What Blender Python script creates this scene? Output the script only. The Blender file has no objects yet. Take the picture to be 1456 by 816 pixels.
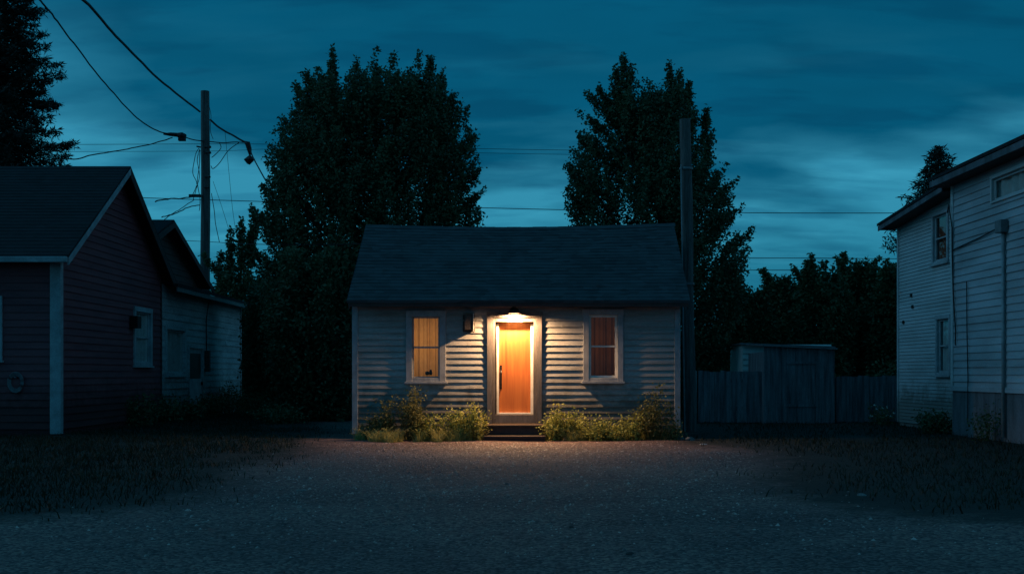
import bpy, math, random
import numpy as np
from mathutils import Vector, noise
random.seed(7)
SC = bpy.context.scene
COL = SC.collection
F = 1700.0; CX = 728.0; HY = 530.0; H = 1.32      # focal length in px, centre, horizon row, eye height
def P(px, py, Y): return Vector(((px-CX)/F*Y, Y, H+(HY-py)/F*Y))
def G(px, py):
    Y = H*F/(py-HY); return Vector(((px-CX)/F*Y, Y, 0))

# ------------------------------------------------------------------ materials
def newmat(name):
    m = bpy.data.materials.new(name); m.use_nodes = True
    nt = m.node_tree; b = nt.nodes['Principled BSDF']
    return m, nt, b
def N(nt, t, **kw):
    n = nt.nodes.new(t)
    for k, v in kw.items():
        if k.startswith('i_'): n.inputs[k[2:].replace('_', ' ')].default_value = v
        else: setattr(n, k, v)
    return n
def ramp(nt, stops, interp='LINEAR'):
    r = nt.nodes.new('ShaderNodeValToRGB'); r.color_ramp.interpolation = interp
    el = r.color_ramp.elements
    while len(el) < len(stops): el.new(0.5)
    for e, (p, c) in zip(el, stops):
        e.position = p; e.color = (*c, 1) if len(c) == 3 else c
    return r
def mat(name, c, rough=.8, var=.35, scale=3.0, bump=.2, bscale=40, stretch=(1,1,1), dirt=None, spec=.3, metal=0, fine=.15, grime=0):
    """base colour with two scales of wear and a bump"""
    m, nt, b = newmat(name); L = nt.links
    tc = N(nt, 'ShaderNodeTexCoord'); mp = N(nt, 'ShaderNodeMapping'); mp.inputs['Scale'].default_value = stretch
    L.new(tc.outputs['Object'], mp.inputs['Vector'])
    n1 = N(nt, 'ShaderNodeTexNoise', i_Scale=scale, i_Detail=8.0, i_Roughness=.6)
    n2 = N(nt, 'ShaderNodeTexNoise', i_Scale=bscale, i_Detail=4.0)
    L.new(mp.outputs[0], n1.inputs['Vector']); L.new(mp.outputs[0], n2.inputs['Vector'])
    d = dirt or tuple(x*(1-var) for x in c)
    r = ramp(nt, [(.35, d), (.62, c)])
    L.new(n1.outputs['Fac'], r.inputs['Fac'])
    mx = N(nt, 'ShaderNodeMixRGB', blend_type='MULTIPLY'); mx.inputs['Fac'].default_value = 1
    r2 = ramp(nt, [(.3, (1-fine,)*3), (.7, (1, 1, 1))])
    L.new(n2.outputs['Fac'], r2.inputs['Fac'])
    L.new(r.outputs[0], mx.inputs[1]); L.new(r2.outputs[0], mx.inputs[2])
    out = mx.outputs[0]
    if grime:                                    # splash dirt with ragged top edge, on the lower boards
        sp = N(nt, 'ShaderNodeSeparateXYZ'); L.new(tc.outputs['Object'], sp.inputs[0])
        n3 = N(nt, 'ShaderNodeTexNoise', i_Scale=5.0, i_Detail=6.0); L.new(tc.outputs['Object'], n3.inputs['Vector'])
        a = N(nt, 'ShaderNodeMath', operation='MULTIPLY_ADD'); a.inputs[1].default_value = -1.2; L.new(n3.outputs['Fac'], a.inputs[0]); L.new(sp.outputs['Z'], a.inputs[2])
        g = ramp(nt, [(0.0, (.45, .42, .38)), (grime, (1, 1, 1))]); L.new(a.outputs[0], g.inputs['Fac'])
        m3 = N(nt, 'ShaderNodeMixRGB', blend_type='MULTIPLY'); m3.inputs['Fac'].default_value = 1
        L.new(out, m3.inputs[1]); L.new(g.outputs[0], m3.inputs[2]); out = m3.outputs[0]
    L.new(out, b.inputs['Base Color'])
    b.inputs['Roughness'].default_value = rough; b.inputs['Metallic'].default_value = metal
    b.inputs['Specular IOR Level'].default_value = spec
    if bump:
        bp = N(nt, 'ShaderNodeBump'); bp.inputs['Strength'].default_value = bump; bp.inputs['Distance'].default_value = .01
        L.new(n2.outputs['Fac'], bp.inputs['Height']); L.new(bp.outputs[0], b.inputs['Normal'])
    return m

M = {}
M['siding'] = mat('painted_siding', (.40, .40, .40), .6, dirt=(.27, .265, .25), scale=2.2, bscale=30, stretch=(.5, .5, 3), fine=.3, bump=.35, spec=.35, grime=.55)
M['trim'] = mat('worn_grey_trim', (.18, .158, .15), .6, dirt=(.11, .096, .092), scale=4, bscale=45, stretch=(3, 3, .5), fine=.25)
M['wtrim'] = mat('window_trim', (.36, .38, .41), .5, dirt=(.26, .27, .29), scale=5, bscale=60, stretch=(2, 2, 1), fine=.2)
M['white'] = mat('white_paint', (.74, .72, .68), .45, dirt=(.62, .6, .55), scale=6, bscale=60, fine=.1, bump=.1)
M['redsid'] = mat('red_siding', (.27, .075, .085), .7, dirt=(.18, .052, .062), scale=1.5, stretch=(.5, .5, 3), fine=.3, grime=.6)
M['rtrim'] = mat('pale_corner_trim', (.42, .44, .46), .6, dirt=(.26, .27, .28), scale=3, fine=.25)
M['annex'] = mat('peeling_white_siding', (.62, .62, .62), .8, dirt=(.42, .42, .43), scale=1.6, bscale=18, stretch=(.6, .6, 2.5), fine=.5, bump=.5, grime=.8)
M['rsid'] = mat('right_house_siding', (.52, .54, .55), .6, dirt=(.38, .4, .4), scale=.9, stretch=(.4, .4, 2), fine=.22, grime=.5)
M['rsidn'] = mat('grey_siding', (.42, .44, .47), .6, dirt=(.25, .26, .27), scale=.9, stretch=(.4, .4, 2), fine=.22)
M['skirt'] = mat('weathered_skirting', (.16, .17, .19), .85, dirt=(.08, .085, .09), scale=1.6, stretch=(2, 2, .5), fine=.4)
M['darkwood'] = mat('dark_wood', (.07, .05, .045), .7, scale=4, stretch=(1, 1, 1), fine=.4)
M['stepwood'] = mat('step_wood', (.13, .085, .06), .6, scale=5, bscale=50, stretch=(.3, 3, 3), fine=.5, dirt=(.05, .035, .028))
M['brownrake'] = mat('brown_rake_board', (.085, .05, .045), .8, scale=4, fine=.3)
M['fence'] = mat('weathered_fence_board', (.27, .27, .29), .9, dirt=(.09, .09, .10), scale=2.2, bscale=30, stretch=(5, 5, .4), fine=.5, bump=.5)
M['pole'] = mat('utility_pole_wood', (.19, .17, .16), .85, dirt=(.08, .07, .066), scale=3, bscale=25, stretch=(4, 4, .3), fine=.5, bump=.6)
M['black'] = mat('black_metal', (.012, .012, .013), .4, var=.2, bump=0, metal=.3)
M['cable'] = mat('black_cable', (.012, .012, .014), .6, var=.2, bump=0)
M['grey_metal'] = mat('grey_metal', (.22, .22, .23), .5, scale=6, metal=.4, fine=.2)
M['conduit'] = mat('pale_conduit', (.30, .31, .32), .5, scale=6, fine=.2)
M['bark'] = mat('bark', (.07, .055, .045), .95, scale=5, bscale=30, stretch=(3, 3, .6), fine=.5, bump=.7)
M['concrete'] = mat('foundation_concrete', (.20, .19, .18), .9, dirt=(.10, .10, .09), scale=3, fine=.3, bump=.4)
M['stone'] = mat('field_stone', (.20, .19, .18), .9, dirt=(.08, .08, .08), scale=8, fine=.3, bump=.4)
M['room'] = mat('room_paint', (.5, .42, .32), .9, fine=.1, bump=0)
M['screen'] = mat('rusty_box', (.11, .085, .075), .7, scale=8, fine=.4)

def shingle_mat(name, c1, c2):
    m, nt, b = newmat(name); L = nt.links
    tc = N(nt, 'ShaderNodeTexCoord'); mp = N(nt, 'ShaderNodeMapping')
    mp.inputs['Rotation'].default_value = (0, 0, 0)
    L.new(tc.outputs['Object'], mp.inputs['Vector'])
    vo = N(nt, 'ShaderNodeTexVoronoi', feature='F1'); vo.inputs['Scale'].default_value = 1
    m2 = N(nt, 'ShaderNodeMapping'); m2.inputs['Scale'].default_value = (4.5, 8, 11); L.new(tc.outputs['Object'], m2.inputs[0]); L.new(m2.outputs[0], vo.inputs['Vector'])
    n1 = N(nt, 'ShaderNodeTexNoise', i_Scale=1.2, i_Detail=8.0); L.new(mp.outputs[0], n1.inputs['Vector'])
    n2 = N(nt, 'ShaderNodeTexNoise', i_Scale=120.0, i_Detail=3.0); L.new(mp.outputs[0], n2.inputs['Vector'])
    sp = N(nt, 'ShaderNodeSeparateColor'); L.new(vo.outputs['Color'], sp.inputs[0])
    a = N(nt, 'ShaderNodeMath', operation='MULTIPLY_ADD'); a.inputs[1].default_value = .55; L.new(sp.outputs[0], a.inputs[0])
    a2 = N(nt, 'ShaderNodeMath', operation='MULTIPLY'); a2.inputs[1].default_value = .55; L.new(n1.outputs['Fac'], a2.inputs[0]); L.new(a2.outputs[0], a.inputs[2])
    r = ramp(nt, [(.2, c1), (.8, c2)]); L.new(a.outputs[0], r.inputs['Fac'])
    L.new(r.outputs[0], b.inputs['Base Color']); b.inputs['Roughness'].default_value = .9; b.inputs['Specular IOR Level'].default_value = .25
    bp = N(nt, 'ShaderNodeBump'); bp.inputs['Strength'].default_value = .5; bp.inputs['Distance'].default_value = .006
    L.new(n2.outputs['Fac'], bp.inputs['Height']); L.new(bp.outputs[0], b.inputs['Normal'])
    return m
M['shingle'] = shingle_mat('asphalt_shingle', (.030, .030, .032), (.062, .062, .066))
M['shingle2'] = shingle_mat('dark_shingle', (.008, .008, .009), (.016, .016, .018))

def leaf_mat(name, c1, c2, trans=.25, rough=.6, scale=1.3):
    m, nt, b = newmat(name); L = nt.links
    tc = N(nt, 'ShaderNodeTexCoord')
    n1 = N(nt, 'ShaderNodeTexNoise', i_Scale=scale, i_Detail=3.0); L.new(tc.outputs['Object'], n1.inputs['Vector'])
    n2 = N(nt, 'ShaderNodeTexNoise', i_Scale=scale*14, i_Detail=1.0); L.new(tc.outputs['Object'], n2.inputs['Vector'])
    a = N(nt, 'ShaderNodeMixRGB'); a.inputs['Fac'].default_value = .5; L.new(n1.outputs['Fac'], a.inputs[1]); L.new(n2.outputs['Fac'], a.inputs[2])
    r = ramp(nt, [(.35, c1), (.65, c2)]); L.new(a.outputs[0], r.inputs['Fac'])
    L.new(r.outputs[0], b.inputs['Base Color']); b.inputs['Roughness'].default_value = rough; b.inputs['Specular IOR Level'].default_value = .25
    t = N(nt, 'ShaderNodeBsdfTranslucent'); L.new(r.outputs[0], t.inputs['Color'])
    mx = N(nt, 'ShaderNodeMixShader'); mx.inputs[0].default_value = trans
    L.new(b.outputs[0], mx.inputs[1]); L.new(t.outputs[0], mx.inputs[2])
    L.new(mx.outputs[0], nt.nodes['Material Output'].inputs['Surface'])
    return m
M['leaf'] = leaf_mat('poplar_leaf', (.045, .085, .045), (.085, .135, .06))
M['leaf_b'] = leaf_mat('shrub_leaf', (.045, .080, .038), (.09, .14, .06))
M['needle'] = leaf_mat('spruce_needle', (.012, .024, .018), (.022, .04, .026), .1)
M['weed'] = leaf_mat('weed_leaf', (.17, .22, .045), (.52, .48, .14), .35, scale=3)
M['weed_d'] = leaf_mat('dark_weed_leaf', (.07, .08, .03), (.19, .18, .065), .3, scale=3)
M['grass'] = leaf_mat('grass_blade', (.008, .014, .007), (.024, .032, .013), .2, scale=.8)
M['grass_y'] = leaf_mat('dry_grass_blade', (.22, .23, .06), (.42, .38, .14), .3, scale=2)
M['petal'] = leaf_mat('white_petal', (.5, .5, .45), (.7, .7, .65), .3)

# door wood: vertical grain
m, nt, b = newmat('door_wood'); L = nt.links
tc = N(nt, 'ShaderNodeTexCoord'); mp = N(nt, 'ShaderNodeMapping'); mp.inputs['Scale'].default_value = (9, 9, .5); L.new(tc.outputs['Object'], mp.inputs[0])
n1 = N(nt, 'ShaderNodeTexNoise', i_Scale=2.0, i_Detail=8.0, i_Distortion=.6); L.new(mp.outputs[0], n1.inputs['Vector'])
r = ramp(nt, [(.25, (.23, .060, .010)), (.5, (.31, .088, .017)), (.75, (.38, .118, .025))]); L.new(n1.outputs['Fac'], r.inputs['Fac'])
L.new(r.outputs[0], b.inputs['Base Color']); b.inputs['Roughness'].default_value = .5; M['door'] = m
# glass: clear with fresnel reflection
m, nt, b = newmat('window_glass'); L = nt.links; nt.nodes.remove(b)
g = N(nt, 'ShaderNodeBsdfGlossy'); g.inputs['Roughness'].default_value = .02; g.inputs['Color'].default_value = (.9, .9, .9, 1)
t = N(nt, 'ShaderNodeBsdfTransparent'); t.inputs['Color'].default_value = (.93, .94, .93, 1)
fr = N(nt, 'ShaderNodeFresnel'); fr.inputs['IOR'].default_value = 1.5
ge = N(nt, 'ShaderNodeNewGeometry'); inv = N(nt, 'ShaderNodeMath', operation='SUBTRACT'); inv.inputs[0].default_value = 1; L.new(ge.outputs['Backfacing'], inv.inputs[1])
fm = N(nt, 'ShaderNodeMath', operation='MULTIPLY'); L.new(fr.outputs[0], fm.inputs[0]); L.new(inv.outputs[0], fm.inputs[1])
mx = N(nt, 'ShaderNodeMixShader'); L.new(fm.outputs[0], mx.inputs[0]); L.new(t.outputs[0], mx.inputs[1]); L.new(g.outputs[0], mx.inputs[2])
L.new(mx.outputs[0], nt.nodes['Material Output'].inputs['Surface']); M['glass'] = m
def cloth(name, c, tr=.6):
    m, nt, b = newmat(name); L = nt.links
    tc = N(nt, 'ShaderNodeTexCoord'); n = N(nt, 'ShaderNodeTexNoise', i_Scale=6.0, i_Detail=5.0); L.new(tc.outputs['Object'], n.inputs['Vector'])
    r = ramp(nt, [(.3, tuple(x*.8 for x in c)), (.7, c)]); L.new(n.outputs['Fac'], r.inputs['Fac'])
    d = N(nt, 'ShaderNodeBsdfDiffuse'); t = N(nt, 'ShaderNodeBsdfTranslucent'); mx = N(nt, 'ShaderNodeMixShader'); mx.inputs[0].default_value = tr
    L.new(r.outputs[0], d.inputs[0]); L.new(r.outputs[0], t.inputs[0]); L.new(d.outputs[0], mx.inputs[1]); L.new(t.outputs[0], mx.inputs[2])
    L.new(mx.outputs[0], nt.nodes['Material Output'].inputs['Surface']); nt.nodes.remove(b); return m
M['curtain'] = cloth('tan_curtain', (.72, .50, .27))
M['curtain_r'] = cloth('brown_curtain', (.10, .052, .028), .5)
M['curtain_g'] = cloth('pale_curtain', (.62, .64, .64), .15)
M['curtain_red'] = cloth('red_blind', (.42, .12, .08), .3)
def emis(name, c, s):
    m, nt, b = newmat(name); b.inputs['Base Color'].default_value = (.9, .85, .75, 1)
    b.inputs['Emission Color'].default_value = (*c, 1); b.inputs['Emission Strength'].default_value = s; return m
M['bulb'] = emis('lit_bulb', (1, .62, .25), 25)

# gravel ground
def ground_mat(name, dark, light, stone=True):
    m, nt, b = newmat(name); L = nt.links
    tc = N(nt, 'ShaderNodeTexCoord')
    v = N(nt, 'ShaderNodeTexVoronoi'); v.inputs['Scale'].default_value = 38; L.new(tc.outputs['Object'], v.inputs['Vector'])
    v2 = N(nt, 'ShaderNodeTexVoronoi'); v2.inputs['Scale'].default_value = 13; L.new(tc.outputs['Object'], v2.inputs['Vector'])
    n1 = N(nt, 'ShaderNodeTexNoise', i_Scale=.35, i_Detail=8.0, i_Roughness=.6); L.new(tc.outputs['Object'], n1.inputs['Vector'])
    n2 = N(nt, 'ShaderNodeTexNoise', i_Scale=60.0, i_Detail=4.0); L.new(tc.outputs['Object'], n2.inputs['Vector'])
    sp = N(nt, 'ShaderNodeSeparateColor'); L.new(v.outputs['Color'], sp.inputs[0])
    r = ramp(nt, [(.15, dark), (.6, tuple((a+b)/2 for a, b in zip(dark, light))), (.95, light)]); L.new(sp.outputs[0], r.inputs['Fac'])
    r1 = ramp(nt, [(.35, (.55, .55, .58)), (.65, (1.1, 1.08, 1.05))]); L.new(n1.outputs['Fac'], r1.inputs['Fac'])
    mx = N(nt, 'ShaderNodeMixRGB', blend_type='MULTIPLY'); mx.inputs['Fac'].default_value = 1; L.new(r.outputs[0], mx.inputs[1]); L.new(r1.outputs[0], mx.inputs[2])
    L.new(mx.outputs[0], b.inputs['Base Color']); b.inputs['Roughness'].default_value = .85; b.inputs['Specular IOR Level'].default_value = .3
    ad = N(nt, 'ShaderNodeMath', operation='ADD'); L.new(v.outputs['Distance'], ad.inputs[0]); L.new(v2.outputs['Distance'], ad.inputs[1])
    a3 = N(nt, 'ShaderNodeMath', operation='SUBTRACT'); L.new(n2.outputs['Fac'], a3.inputs[0]); L.new(ad.outputs[0], a3.inputs[1])
    bp = N(nt, 'ShaderNodeBump'); bp.inputs['Strength'].default_value = .8; bp.inputs['Distance'].default_value = .015
    L.new(a3.outputs[0], bp.inputs['Height']); L.new(bp.outputs[0], b.inputs['Normal'])
    return m
M['gravel'] = ground_mat('gravel_ground', (.055, .033, .033), (.28, .165, .135))
M['soil'] = ground_mat('lawn_soil', (.055, .033, .033), (.28, .165, .135))
nt = M['soil'].node_tree; L = nt.links; b = nt.nodes['Principled BSDF']; src = b.inputs['Base Color'].links[0].from_socket
at = N(nt, 'ShaderNodeAttribute', attribute_name='cover'); tcn = N(nt, 'ShaderNodeTexCoord'); nn = N(nt, 'ShaderNodeTexNoise', i_Scale=2.4, i_Detail=9.0, i_Roughness=.7); L.new(tcn.outputs['Object'], nn.inputs['Vector'])
ma = N(nt, 'ShaderNodeMath', operation='ADD'); L.new(at.outputs['Fac'], ma.inputs[0]); L.new(nn.outputs['Fac'], ma.inputs[1])
rr_ = ramp(nt, [(.62, (0, 0, 0)), (1.0, (1, 1, 1))]); L.new(ma.outputs[0], rr_.inputs['Fac'])
mxx = N(nt, 'ShaderNodeMixRGB'); L.new(rr_.outputs[0], mxx.inputs[0]); L.new(src, mxx.inputs[1]); mxx.inputs[2].default_value = (.014, .014, .009, 1); L.new(mxx.outputs[0], b.inputs['Base Color'])
m, nt, b = newmat('pebble'); L = nt.links
tc = N(nt, 'ShaderNodeTexCoord'); v = N(nt, 'ShaderNodeTexNoise', i_Scale=9.0, i_Detail=2.0); L.new(tc.outputs['Object'], v.inputs['Vector'])
r = ramp(nt, [(.36, (.05, .036, .034)), (.52, (.19, .12, .10)), (.70, (.46, .34, .29))]); L.new(v.outputs['Fac'], r.inputs['Fac']); L.new(r.outputs[0], b.inputs['Base Color']); b.inputs['Roughness'].default_value = .6
M['pebble'] = m

# ------------------------------------------------------------------ object helpers
def tag(o, label=None, cat=None, group=None, kind=None):
    if label: o['label'] = label
    if cat: o['category'] = cat
    if group: o['group'] = group
    if kind: o['kind'] = kind
    return o
def thing(name, label, cat, loc=(0, 0, 0), group=None):
    o = bpy.data.objects.new(name, None); COL.objects.link(o); o.location = loc; o.empty_display_size = .3
    return tag(o, label, cat, group)
def wloc(o):
    v = Vector((0, 0, 0))
    while o is not None: v = v + o.location; o = o.parent
    return v
class MB:
    def __init__(s): s.v = []; s.f = []
    def add(s, vs, fs):
        n = len(s.v); s.v += [tuple(p) for p in vs]; s.f += [tuple(i+n for i in f) for f in fs]; return s
    def quad(s, a, b, c, d): return s.add([a, b, c, d], [(0, 1, 2, 3)])
    def hexa(s, p):   # p: 8 points, bottom 4 ccw then top 4
        return s.add(p, [(3, 2, 1, 0), (4, 5, 6, 7), (0, 1, 5, 4), (1, 2, 6, 5), (2, 3, 7, 6), (3, 0, 4, 7)])
    def box(s, x0, x1, y0, y1, z0, z1):
        return s.hexa([(x0, y0, z0), (x1, y0, z0), (x1, y1, z0), (x0, y1, z0), (x0, y0, z1), (x1, y0, z1), (x1, y1, z1), (x0, y1, z1)])
    def tube(s, pts, rad, n=8, cap=True):
        pts = [Vector(p) for p in pts]; rings = []
        if not hasattr(rad, '__len__'): rad = [rad]*len(pts)
        base = len(s.v)
        for i, p in enumerate(pts):
            d = (pts[min(i+1, len(pts)-1)]-pts[max(i-1, 0)]).normalized()
            a = d.cross(Vector((0, 0, 1)) if abs(d.z) < .95 else Vector((1, 0, 0))).normalized(); c = d.cross(a)
            for k in range(n):
                t = 2*math.pi*k/n; s.v.append(tuple(p+(a*math.cos(t)+c*math.sin(t))*rad[i]))
        for i in range(len(pts)-1):
            for k in range(n):
                k2 = (k+1) % n; s.f.append((base+i*n+k, base+i*n+k2, base+(i+1)*n+k2, base+(i+1)*n+k))
        if cap:
            s.f.append(tuple(base+k for k in range(n))[::-1]); s.f.append(tuple(base+(len(pts)-1)*n+k for k in range(n)))
        return s
    def lathe(s, c, prof, n=20):
        base = len(s.v)
        for r, z in prof:
            for k in range(n):
                t = 2*math.pi*k/n; s.v.append((c[0]+r*math.cos(t), c[1]+r*math.sin(t), c[2]+z))
        for i in range(len(prof)-1):
            for k in range(n):
                k2 = (k+1) % n; s.f.append((base+i*n+k, base+i*n+k2, base+(i+1)*n+k2, base+(i+1)*n+k))
        return s
    def build(s, name, m, parent=None, smooth=False, bevel=0):
        me = bpy.data.meshes.new(name); off = wloc(parent) if parent is not None else Vector((0, 0, 0))
        me.from_pydata([(x-off.x, y-off.y, z-off.z) for x, y, z in s.v], [], s.f)
        me.materials.append(m); me.update()
        if smooth: me.polygons.foreach_set('use_smooth', [True]*len(me.polygons))
        o = bpy.data.objects.new(name, me); COL.objects.link(o); o.parent = parent
        if bevel:
            b = o.modifiers.new('Bevel', 'BEVEL'); b.width = bevel; b.segments = 2; b.limit_method = 'ANGLE'
        return o
def np_mesh(name, V, Fq, m, parent=None, nside=4):
    """V (n,3) world coords, Fq (k,nside)"""
    off = wloc(parent) if parent is not None else Vector((0, 0, 0))
    V = (V-np.array(off)).astype(np.float32)
    me = bpy.data.meshes.new(name); me.vertices.add(len(V)); me.vertices.foreach_set('co', V.ravel())
    k = len(Fq); me.loops.add(k*nside); me.loops.foreach_set('vertex_index', Fq.astype(np.int32).ravel())
    me.polygons.add(k); me.polygons.foreach_set('loop_start', np.arange(0, k*nside, nside, dtype=np.int32))
    me.polygons.foreach_set('loop_total', np.full(k, nside, dtype=np.int32))
    me.materials.append(m); me.update(calc_edges=True); me.validate()
    o = bpy.data.objects.new(name, me); COL.objects.link(o); o.parent = parent
    return o

class Wall:
    """vertical wall frame: origin O (x,y), U along the wall, N outwards"""
    def __init__(s, O, U, Nn): s.O = Vector((*O, 0)); s.U = Vector((*U, 0)); s.N = Vector((*Nn, 0))
    def p(s, u, n, z): return s.O+s.U*u+s.N*n+Vector((0, 0, z))
    def box(s, mb, u0, u1, n0, n1, z0, z1):
        q = [s.p(u0, n0, z0), s.p(u1, n0, z0), s.p(u1, n1, z0), s.p(u0, n1, z0), s.p(u0, n0, z1), s.p(u1, n0, z1), s.p(u1, n1, z1), s.p(u0, n1, z1)]
        if s.U.x*s.N.y-s.U.y*s.N.x < 0: q = [q[3], q[2], q[1], q[0], q[7], q[6], q[5], q[4]]
        return mb.hexa(q)
    def skin(s, mb, levels, prof, butt, base=0.0, openings=(), seg=.6, jit=0.0, seed=0, lip=True):
        for i in range(len(levels)-1):
            z0, z1 = levels[i], levels[i+1]; e = z1-z0
            cuts = sorted({z0, z1} | {z for o in openings for z in (o[2], o[3]) if z0+1e-4 < z < z1-1e-4})
            for a, bz in zip(cuts[:-1], cuts[1:]):
                mid = (a+bz)/2
                L0, R0 = prof(a); L1, R1 = prof(bz)
                if R0-L0 < .01: continue
                iv = [(0., 1., L0, R0, L1, R1)]
                segs = [(min(L0, L1), max(R0, R1))]
                for o in openings:
                    if o[2] < mid < o[3]:
                        ns = []
                        for (l, r) in segs:
                            if o[1] <= l or o[0] >= r: ns.append((l, r))
                            else:
                                if o[0] > l: ns.append((l, o[0]))
                                if o[1] < r: ns.append((o[1], r))
                        segs = ns
                for (l, r) in segs:
                    n = max(1, int((r-l)/seg)); 
                    us = [l+(r-l)*k/n for k in range(n+1)]
                    rj = random.Random(seed*1000+i); jt = sorted(rj.uniform(l, r) for _ in range(1+int((r-l)/3.2))) if jit else []
                    us = sorted(set(us+jt+[q+.003 for q in jt]))
                    def J(u):
                        pc = sum(1 for q in jt if u > q+.001)
                        return jit*(1.3*noise.noise(Vector((pc*5.7+.3, i*2.9, seed+.5)))+noise.noise(Vector((u*.9, i*7.3, seed)))+.5*noise.noise(Vector((u*3.1, i*3.3, seed+9))))
                    def C(u, lo, hi): return min(max(u, lo), hi)
                    for ua, ub in zip(us[:-1], us[1:]):
                        ja, jb = J(ua), J(ub); oa = base+butt*(1-(a-z0)/e); ob = base+butt*(1-(bz-z0)/e)
                        za, zb2 = (a+ja*.6, a+jb*.6) if a == z0 and i > 0 else (a, a)
                        A = s.p(C(ua, L0, R0), oa+ja, za); B = s.p(C(ub, L0, R0), oa+jb, zb2)
                        Cc = s.p(C(ub, L1, R1), ob, bz+.006*(butt > 0)); D = s.p(C(ua, L1, R1), ob, bz+.006*(butt > 0))
                        if butt > 0 and i < len(levels)-2 and bz == z1:   # tuck the board top under the one above
                            Cc = Cc+Vector((0, 0, .01))-s.N*.002; D = D+Vector((0, 0, .01))-s.N*.002
                        mb.quad(A, B, Cc, D)
                        if lip and butt > 0 and a == z0:
                            mb.quad(A, B, s.p(C(ub, L0, R0), base-.004, zb2), s.p(C(ua, L0, R0), base-.004, za))
def levels(z0, z1, e):
    r = [z0]
    while r[-1]+e < z1-.02: r.append(r[-1]+e)
    return r+[z1]
def rect(W): return lambda z: (0., W)
def gable(W, ze, zp): 
    return lambda z: (0., W) if z <= ze else (W/2*(z-ze)/(zp-ze), W-W/2*(z-ze)/(zp-ze))

def window(par, W, u0, u1, z0, z1, trim, cw=.11, sash=None, curtain=None, rail=True, sill=True, sashw=.045, depth=.09, label=None, head=0, name='window', out=.05):
    """casing as the window part; sash, pane, sill and curtain as its sub-parts; u0..z1 = outer casing"""
    mb = MB(); o = out
    W.box(mb, u0, u0+cw, -.05, o, z0+.0, z1-cw); W.box(mb, u1-cw, u1, -.05, o, z0+.0, z1-cw)
    W.box(mb, u0-head, u1+head, -.05, o+.006, z1-cw, z1); W.box(mb, u0+cw, u1-cw, -.05, o-.004, z0, z0+cw*.6)
    win = mb.build(name, trim, par, bevel=.004)
    if label: win['label'] = label
    a, b, c, d = u0+cw, u1-cw, z0+cw*.6, z1-cw
    mb = MB(); s = sashw; n0, n1 = -.05, -.012
    W.box(mb, a+.003, a+s, n0, n1, c+.002, d-.002); W.box(mb, b-s, b-.003, n0, n1, c+.002, d-.002); W.box(mb, a+s, b-s, n0, n1-.001, c+.002, c+s); W.box(mb, a+s, b-s, n0, n1-.001, d-s, d-.002)
    if rail: W.box(mb, a+s, b-s, n0+.002, n1+.006, (c+d)/2-.017, (c+d)/2+.017)
    mb.build('sash', sash or trim, win, bevel=.003)
    mb = MB(); W.box(mb, a+s, b-s, -.037, -.033, c+s, d-s); mb.build('pane', M['glass'], win)
    if sill:
        mb = MB(); W.box(mb, u0-.03, u1+.03, 0.004, o+.035, z0-.045, z0-.002); mb.build('sill', trim, win, bevel=.004)
    if curtain is not None:
        mb = MB(); n = 60; pv = None
        for k in range(n+1):
            u = a+(b-a)*k/n; off = -depth-.03*math.sin(k*.42+.9*math.sin(k*.17))-.006*math.sin(k*.95)
            q = (W.p(u, off, c), W.p(u, off, d))
            if pv: mb.quad(pv[0], q[0], q[1], pv[1])
            pv = q
        mb.build('curtain', curtain, win, smooth=True)
    return win, (a, b, c, d)

def slope(mb, E0, E1, R0, R1, th=.05, course=.14, step=.006, sag=0, seg=14, uneven=.004):
    """roof slope from eave line E0-E1 to ridge line R0-R1, stepped in courses"""
    E0, E1, R0, R1 = map(Vector, (E0, E1, R0, R1)); n = (E1-E0).cross(R0-E0).normalized()
    if n.z < 0: n = -n
    Ln = (R0-E0).length; nc = max(1, int(Ln/course))
    def pt(s, t): 
        p = (E0*(1-s)+E1*s)*(1-t)+(R0*(1-s)+R1*s)*t
        p = p-Vector((0, 0, sag*math.sin(math.pi*s)*t))
        return p+n*uneven*noise.noise(p*1.3)
    for i in range(nc):
        t0, t1 = i/nc, (i+1)/nc
        for k in range(seg):
            s0, s1 = k/seg, (k+1)/seg
            A = pt(s0, t0)+n*step; B = pt(s1, t0)+n*step; C = pt(s1, t1); D = pt(s0, t1)
            mb.quad(A, B, C, D)
            mb.quad(pt(s0, t0)-n*.002, pt(s1, t0)-n*.002, B, A)
    dn = Vector((0, 0, -th))
    for k in range(seg):
        s0, s1 = k/seg, (k+1)/seg
        mb.quad(pt(s0, 0)+dn, pt(s0, 1)+dn, pt(s1, 1)+dn, pt(s1, 0)+dn)
        mb.quad(pt(s0, 0)+dn, pt(s1, 0)+dn, pt(s1, 0), pt(s0, 0))
    for s in (0, 1):
        mb.quad(pt(s, 0)+dn, pt(s, 0)+n*step, pt(s, 1), pt(s, 1)+dn)
    return mb
def plank(mb, a, b, w, t, side):
    """board from a to b, w tall (z), t thick along 'side' vector"""
    a, b, side = Vector(a), Vector(b), Vector(side)*t; d = Vector((0, 0, -w))
    return mb.hexa([a+d, b+d, b+d+side, a+d+side, a, b, b+side, a+side])

# ------------------------------------------------------------------ ground
def hgt(x, y):
    h = .03*noise.noise(Vector((x*.22, y*.22, 3)))+.014*noise.noise(Vector((x*.9, y*.9, 5)))
    # two shallow wheel ruts along the road in the foreground
    for yr in (10.4, 12.2): h -= .018*math.exp(-((y-yr-.15*math.sin(x*.3))/.28)**2)
    return h
gx0, gx1, gy0, gy1, gs = -26.0, 26.0, 4.0, 46.0, .2
nx, ny = int((gx1-gx0)/gs)+1, int((gy1-gy0)/gs)+1
HM = np.array([[hgt(gx0+i*gs, gy0+j*gs) for i in range(nx)] for j in range(ny)])
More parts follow.
